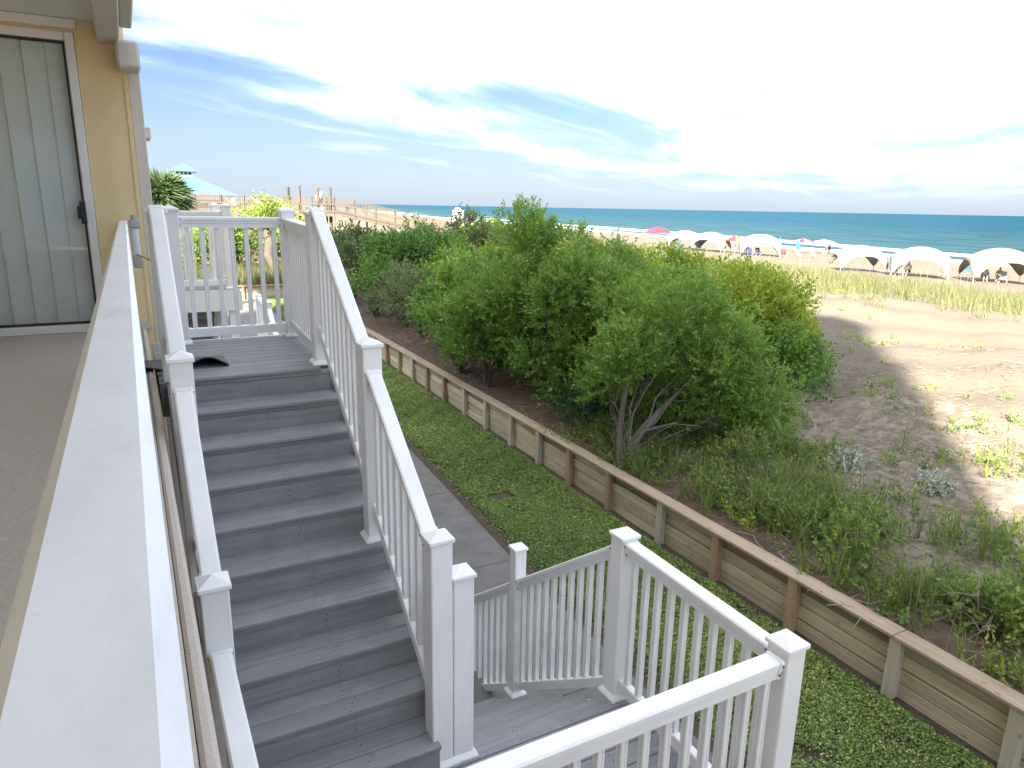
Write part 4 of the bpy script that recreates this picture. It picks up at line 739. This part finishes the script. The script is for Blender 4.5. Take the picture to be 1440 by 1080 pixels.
for i in range(4): B().box(px0-.62+i*.33, px0-.40+i*.33, py0-.735, py0-.722, zt+.52, zt+.80).build('window', 'glassdark', cu)
for a in (-1, 0, 1):
    for b_ in (-1, 1): B().box(px0+a*3.6-.12, px0+a*3.6+.12, py0+b_*3.6-.12, py0+b_*3.6+.12, gz(px0, py0)-.3, ze-.1).build('column', 'white', pv)
B().box(px0-3.4, px0+3.4, py0-1.2, py0+3.4, gz(px0, py0)-.3, ze-.5).build('room', 'glassdark', pv)
B().box(px0-3.9, px0+3.9, py0-3.9, py0+3.9, gz(px0, py0)-.3, -2.4).build('deck', 'walk', pv)
sd = thing('beach_stand', 'white wooden stand with rounded top beyond lower end of the walkway', 'stand', (48.4, 110, gz(48.4, 110)))
zb = gz(48.4, 110); q = B()
for a in (-.7, .7):
    for b_ in (-.5, .5): q.tube([(48.4+a*1.15, 110+b_*1.3, zb-.2), (48.4+a, 110+b_, zb+1.6)], .07, 6)
q.build('legs', 'white', sd); B().box(47.6, 49.2, 109.4, 110.6, zb+1.55, zb+2.75, .05).build('box', 'white', sd); B().tube([(48.4, 109.6, zb+2.8), (48.4, 110.4, zb+2.8)], .42, 14).build('rounded_top', 'white', sd)
# ------------------------------------------------------------------ beach things
def dome(loc, Rr, h, mat, label, rz):
    t_ = thing('beach_canopy', label, 'canopy', loc, 'dome shade canopies pitched on the beach', rz); nr, na = 9, 64; P = []
    for i in range(nr+1):
        row = []
        for j in range(na+1):
            th_ = 2*math.pi*j/na; lim = .78+.21*abs(math.cos(2*(th_-math.pi/4)))**5; r = Rr*lim*i/nr; row.append((r*math.cos(th_), r*math.sin(th_), h*math.sqrt(max(0, 1-(r/Rr)**2))))
        P.append(row)
    o = B().grid(P).build('cloth', mat, t_, local=True); m_ = o.modifiers.new('t', 'SOLIDIFY'); m_.thickness = .02
    for k in range(4):
        a = math.pi/4+k*math.pi/2; B().tube([(Rr*math.cos(a)*s_, Rr*math.sin(a)*s_, h*math.sqrt(max(0, 1-s_*s_))-.03) for s_ in (.0, .3, .55, .75, .9, .97, 1.0)], .025, 5).build('pole', 'pole', t_, local=True)
    return t_
def on(x, y): return (x, y, gz(x, y))
dome(on(60.34, 44.0), 2.85, 2.4, 'tent_white', 'white dome canopy in front of surf, half hidden by dune grass', .9); dome(on(61.2, 38.6), 3.05, 2.6, 'tent_white', 'white dome canopy with open arches next to the cream one', .6); dome(on(64.4, 33.7), 3.3, 2.85, 'tent_cream', 'cream dome canopy sheltering seated people', .75)
dome(on(70.3, 79.4), 3.1, 2.6, 'tent_white', 'white dome canopy with blue chairs nearest the big red tent', .7); dome(on(70.5, 74.4), 3.1, 2.6, 'tent_white', 'white dome canopy overlapping its twin beside a blue chair', .5); dome(on(71.9, 66.9), 3.4, 2.7, 'tent_white', 'white dome canopy between red tent and closed blue umbrellas', .8)
def umb(loc, r, h, mats, label, closed=False, hc=.6):
    t_ = thing('beach_umbrella', label, 'umbrella', loc, 'umbrellas on the beach'); x, y, z = loc
    B().tube([(x, y, z-.3), (x, y, z+h)], .03, 6).build('pole', 'pole', t_); n = 8
    for k in range(n):
        a, b_ = 2*math.pi*k/n, 2*math.pi*(k+1)/n; q = B()
        if closed: q.add([(x, y, z+h), (x+.13*math.cos(a), y+.13*math.sin(a), z+h-.35), (x+.13*math.cos(b_), y+.13*math.sin(b_), z+h-.35), (x+.30*math.cos(a), y+.30*math.sin(a), z+h-1.5), (x+.30*math.cos(b_), y+.30*math.sin(b_), z+h-1.5)], [(0, 1, 2), (1, 3, 4, 2)])
        else: q.add([(x, y, z+h), (x+r*.6*math.cos(a), y+r*.6*math.sin(a), z+h-hc*.42), (x+r*.6*math.cos(b_), y+r*.6*math.sin(b_), z+h-hc*.42), (x+r*math.cos(a), y+r*math.sin(a), z+h-hc), (x+r*math.cos(b_), y+r*math.sin(b_), z+h-hc)], [(0, 1, 2), (1, 3, 4, 2)])
        q.build('panel', mats[k % len(mats)], t_)
umb(on(77.6, 94.3), 2.3, 2.8, ['red'], 'big red beach umbrella tent farthest along the beach', hc=1.0); umb(on(71.5, 70.8), 1.6, 2.3, ['red', 'orange'], 'red and orange umbrella between two white dome canopies'); umb(on(92, 77), 1.7, 2.2, ['red', 'tent_white'], 'open umbrella with red and white panels near the surf'); umb(on(98, 78), 2.1, 2.2, ['tent_white', 'shirt_pink'], 'pale pink and white umbrella at the edge of the water')
umb(on(80.15, 71), 0, 2.3, ['teal'], 'closed turquoise umbrella beside the white dome canopy', True); umb(on(78.6, 66.6), 0, 2.3, ['teal'], 'closed turquoise umbrella beside two grey beach chairs', True)
def chair(loc, rz, mat, label):
    t_ = thing('beach_chair', label, 'chair', loc, 'chairs on the beach', rz)
    for s_ in (-.28, .28):
        B().tube([(s_, .3, 0), (s_, -.3, .32)], .018, 5).build('leg', 'pole', t_, local=True); B().tube([(s_, -.35, 0), (s_, .28, .34), (s_, .3, .36)], .018, 5).build('leg', 'pole', t_, local=True)
        B().tube([(s_, -.28, .52), (s_, .3, .52)], .022, 5).build('armrest', 'pole', t_, local=True)
    B().add([(-.27, .32, .33), (.27, .32, .33), (.27, -.25, .26), (-.27, -.25, .26), (-.27, .32, .36), (.27, .32, .36), (.27, -.25, .29), (-.27, -.25, .29)], [(0, 1, 2, 3), (4, 5, 6, 7), (0, 1, 5, 4), (2, 3, 7, 6), (0, 3, 7, 4), (1, 2, 6, 5)]).build('seat', mat, t_, local=True)
    B().add([(-.27, -.25, .27), (.27, -.25, .27), (.27, -.55, .98), (-.27, -.55, .98), (-.27, -.28, .26), (.27, -.28, .26), (.27, -.58, .97), (-.27, -.58, .97)], [(0, 1, 2, 3), (4, 5, 6, 7), (0, 1, 5, 4), (2, 3, 7, 6), (0, 3, 7, 4), (1, 2, 6, 5)]).build('backrest', mat, t_, local=True)
for (x, y), rz, mt, lb in (((69.3, 79.1), -1.2, 'blue', 'blue beach chair under the white dome nearest the red tent'), ((71.8, 78.0), -1.0, 'blue', 'blue beach chair between the twin white domes'), ((70.0, 66.5), -1.2, 'navy', 'dark blue beach chair inside white dome canopy'), ((71.7, 66.8), -1.2, 'navy', 'dark blue beach chair beside another inside the dome'), ((74.0, 64.7), -1.0, 'red', 'red beach chair by the closed turquoise umbrellas'), ((77.1, 65.1), -1.2, 'grey_sling', 'grey beach chair next to closed umbrella'), ((78.9, 64.3), -1.2, 'grey_sling', 'grey beach chair at the end of the pair'), ((59.5, 39.2), -1.3, 'grey_sling', 'grey chair under the open white dome'), ((72.0, 40.4), -1.2, 'blue', 'blue beach chair beside the cream dome canopy'), ((65.4, 35.2), -1.3, 'blue', 'blue chair inside the cream dome canopy'), ((64.6, 33.3), -1.3, 'grey_sling', 'grey chair inside the cream dome canopy')): chair(on(x, y), rz, mt, lb)
def person(loc, rz, shirt, pants, label, sit=False):
    t_ = thing('person', label, 'person', loc, None, rz); s = 1 if not sit else 0
    if sit: J = dict(p=(0, 0, .42), s=(0, -.06, .66), c=(0, -.10, .88), n=(0, -.10, 1.0), h=(0, -.06, 1.14), t=(0, -.07, 1.24)); K = lambda x: ((x*.10, .05, .42), (x*.12, .45, .50), (x*.12, .62, .10), (x*.12, .78, .05)); A = lambda x: ((x*.19, -.10, .90), (x*.26, .02, .66), (x*.22, .25, .56), (x*.2, .33, .55))
    else: J = dict(p=(0, 0, .95), s=(0, 0, 1.18), c=(0, 0, 1.38), n=(0, 0, 1.50), h=(0, .02, 1.62), t=(0, .01, 1.73)); K = lambda x: ((x*.10, 0, .90), (x*.11, .05*x, .50), (x*.11, -.03, .08), (x*.11, .15, .04)); A = lambda x: ((x*.19, 0, 1.42), (x*.26, 0, 1.15), (x*.27, .08, .90), (x*.27, .12, .80))
    def skin(name, pts, edges, rad, mat, parent):
        me = bpy.data.meshes.new(name); me.from_pydata(pts, edges, []); o = bpy.data.objects.new(name, me); COL.objects.link(o); o.parent = parent; me.materials.append(MT[mat])
        sm = o.modifiers.new('skin', 'SKIN'); sm.use_smooth_shade = True
        for v_, r_ in zip(me.skin_vertices[0].data, rad): v_.radius = r_ if isinstance(r_, tuple) else (r_, r_)
        me.skin_vertices[0].data[0].use_root = True; ss = o.modifiers.new('sub', 'SUBSURF'); ss.levels = 1; ss.render_levels = 1; return o
    pts = [J[k] for k in 'pscnht']; ed = [(i, i+1) for i in range(5)]; rad = [(.15, .11), (.13, .10), (.17, .11), .055, .095, .06]
    for x in (-1, 1):
        b0 = len(pts); pts += list(A(x)); ed += [(2, b0), (b0, b0+1), (b0+1, b0+2), (b0+2, b0+3)]; rad += [.06, .042, .033, .028]
        b0 = len(pts); pts += list(K(x)); ed += [(0, b0), (b0, b0+1), (b0+1, b0+2), (b0+2, b0+3)]; rad += [.09, .06, .04, .03]
    bo = skin('body', pts, ed, rad, 'skin', t_)
    pts = [J['p'], J['s'], J['c']]+[A(-1)[0], A(1)[0]]; skin('shirt', pts, [(0, 1), (1, 2), (2, 3), (2, 4)], [(.17, .13), (.15, .12), (.19, .13), .08, .08], shirt, t_)
    pts = [J['p'], K(-1)[0], K(-1)[1], K(1)[0], K(1)[1]]; skin('shorts', pts, [(0, 1), (1, 2), (0, 3), (3, 4)], [(.17, .13), .11, .075, .11, .075], pants, t_)
    h = Vector(J['h'])+Vector((0, -.02, .045)); skin('hair', [h, h+Vector((0, -.015, .06))], [(0, 1)], [.102, .07], 'hair', t_)
person(on(63.6, 34.3), 2.2, 'shirt_blue', 'short_dark', 'person in light blue shirt seated under the cream dome canopy', True); person(on(65.0, 33.9), 2.0, 'shirt_pink', 'short_dark', 'person in pink top seated under the cream dome canopy', True); person(on(60.6, 39.2), 1.8, 'shirt_white', 'short_dark', 'person in white seated under the open white dome', True)
person(on(67.5, 68.6), .5, 'orange', 'short_dark', 'person in orange standing by the red and orange umbrella'); person(on(70.5, 67.9), -.6, 'yellow', 'navy', 'person in yellow standing inside the white dome canopy'); person(on(97.4, 77.0), 1.0, 'shirt_white', 'short_dark', 'person in white walking along the wet sand'); person(on(99.8, 78.3), -2.0, 'orange', 'navy', 'person in orange walking along the wet sand')
person((13.25, YB+1.4, bz(13.2)), 2.6, 'shirt_white', 'short_dark', 'person in white standing on the walkway between the piles')
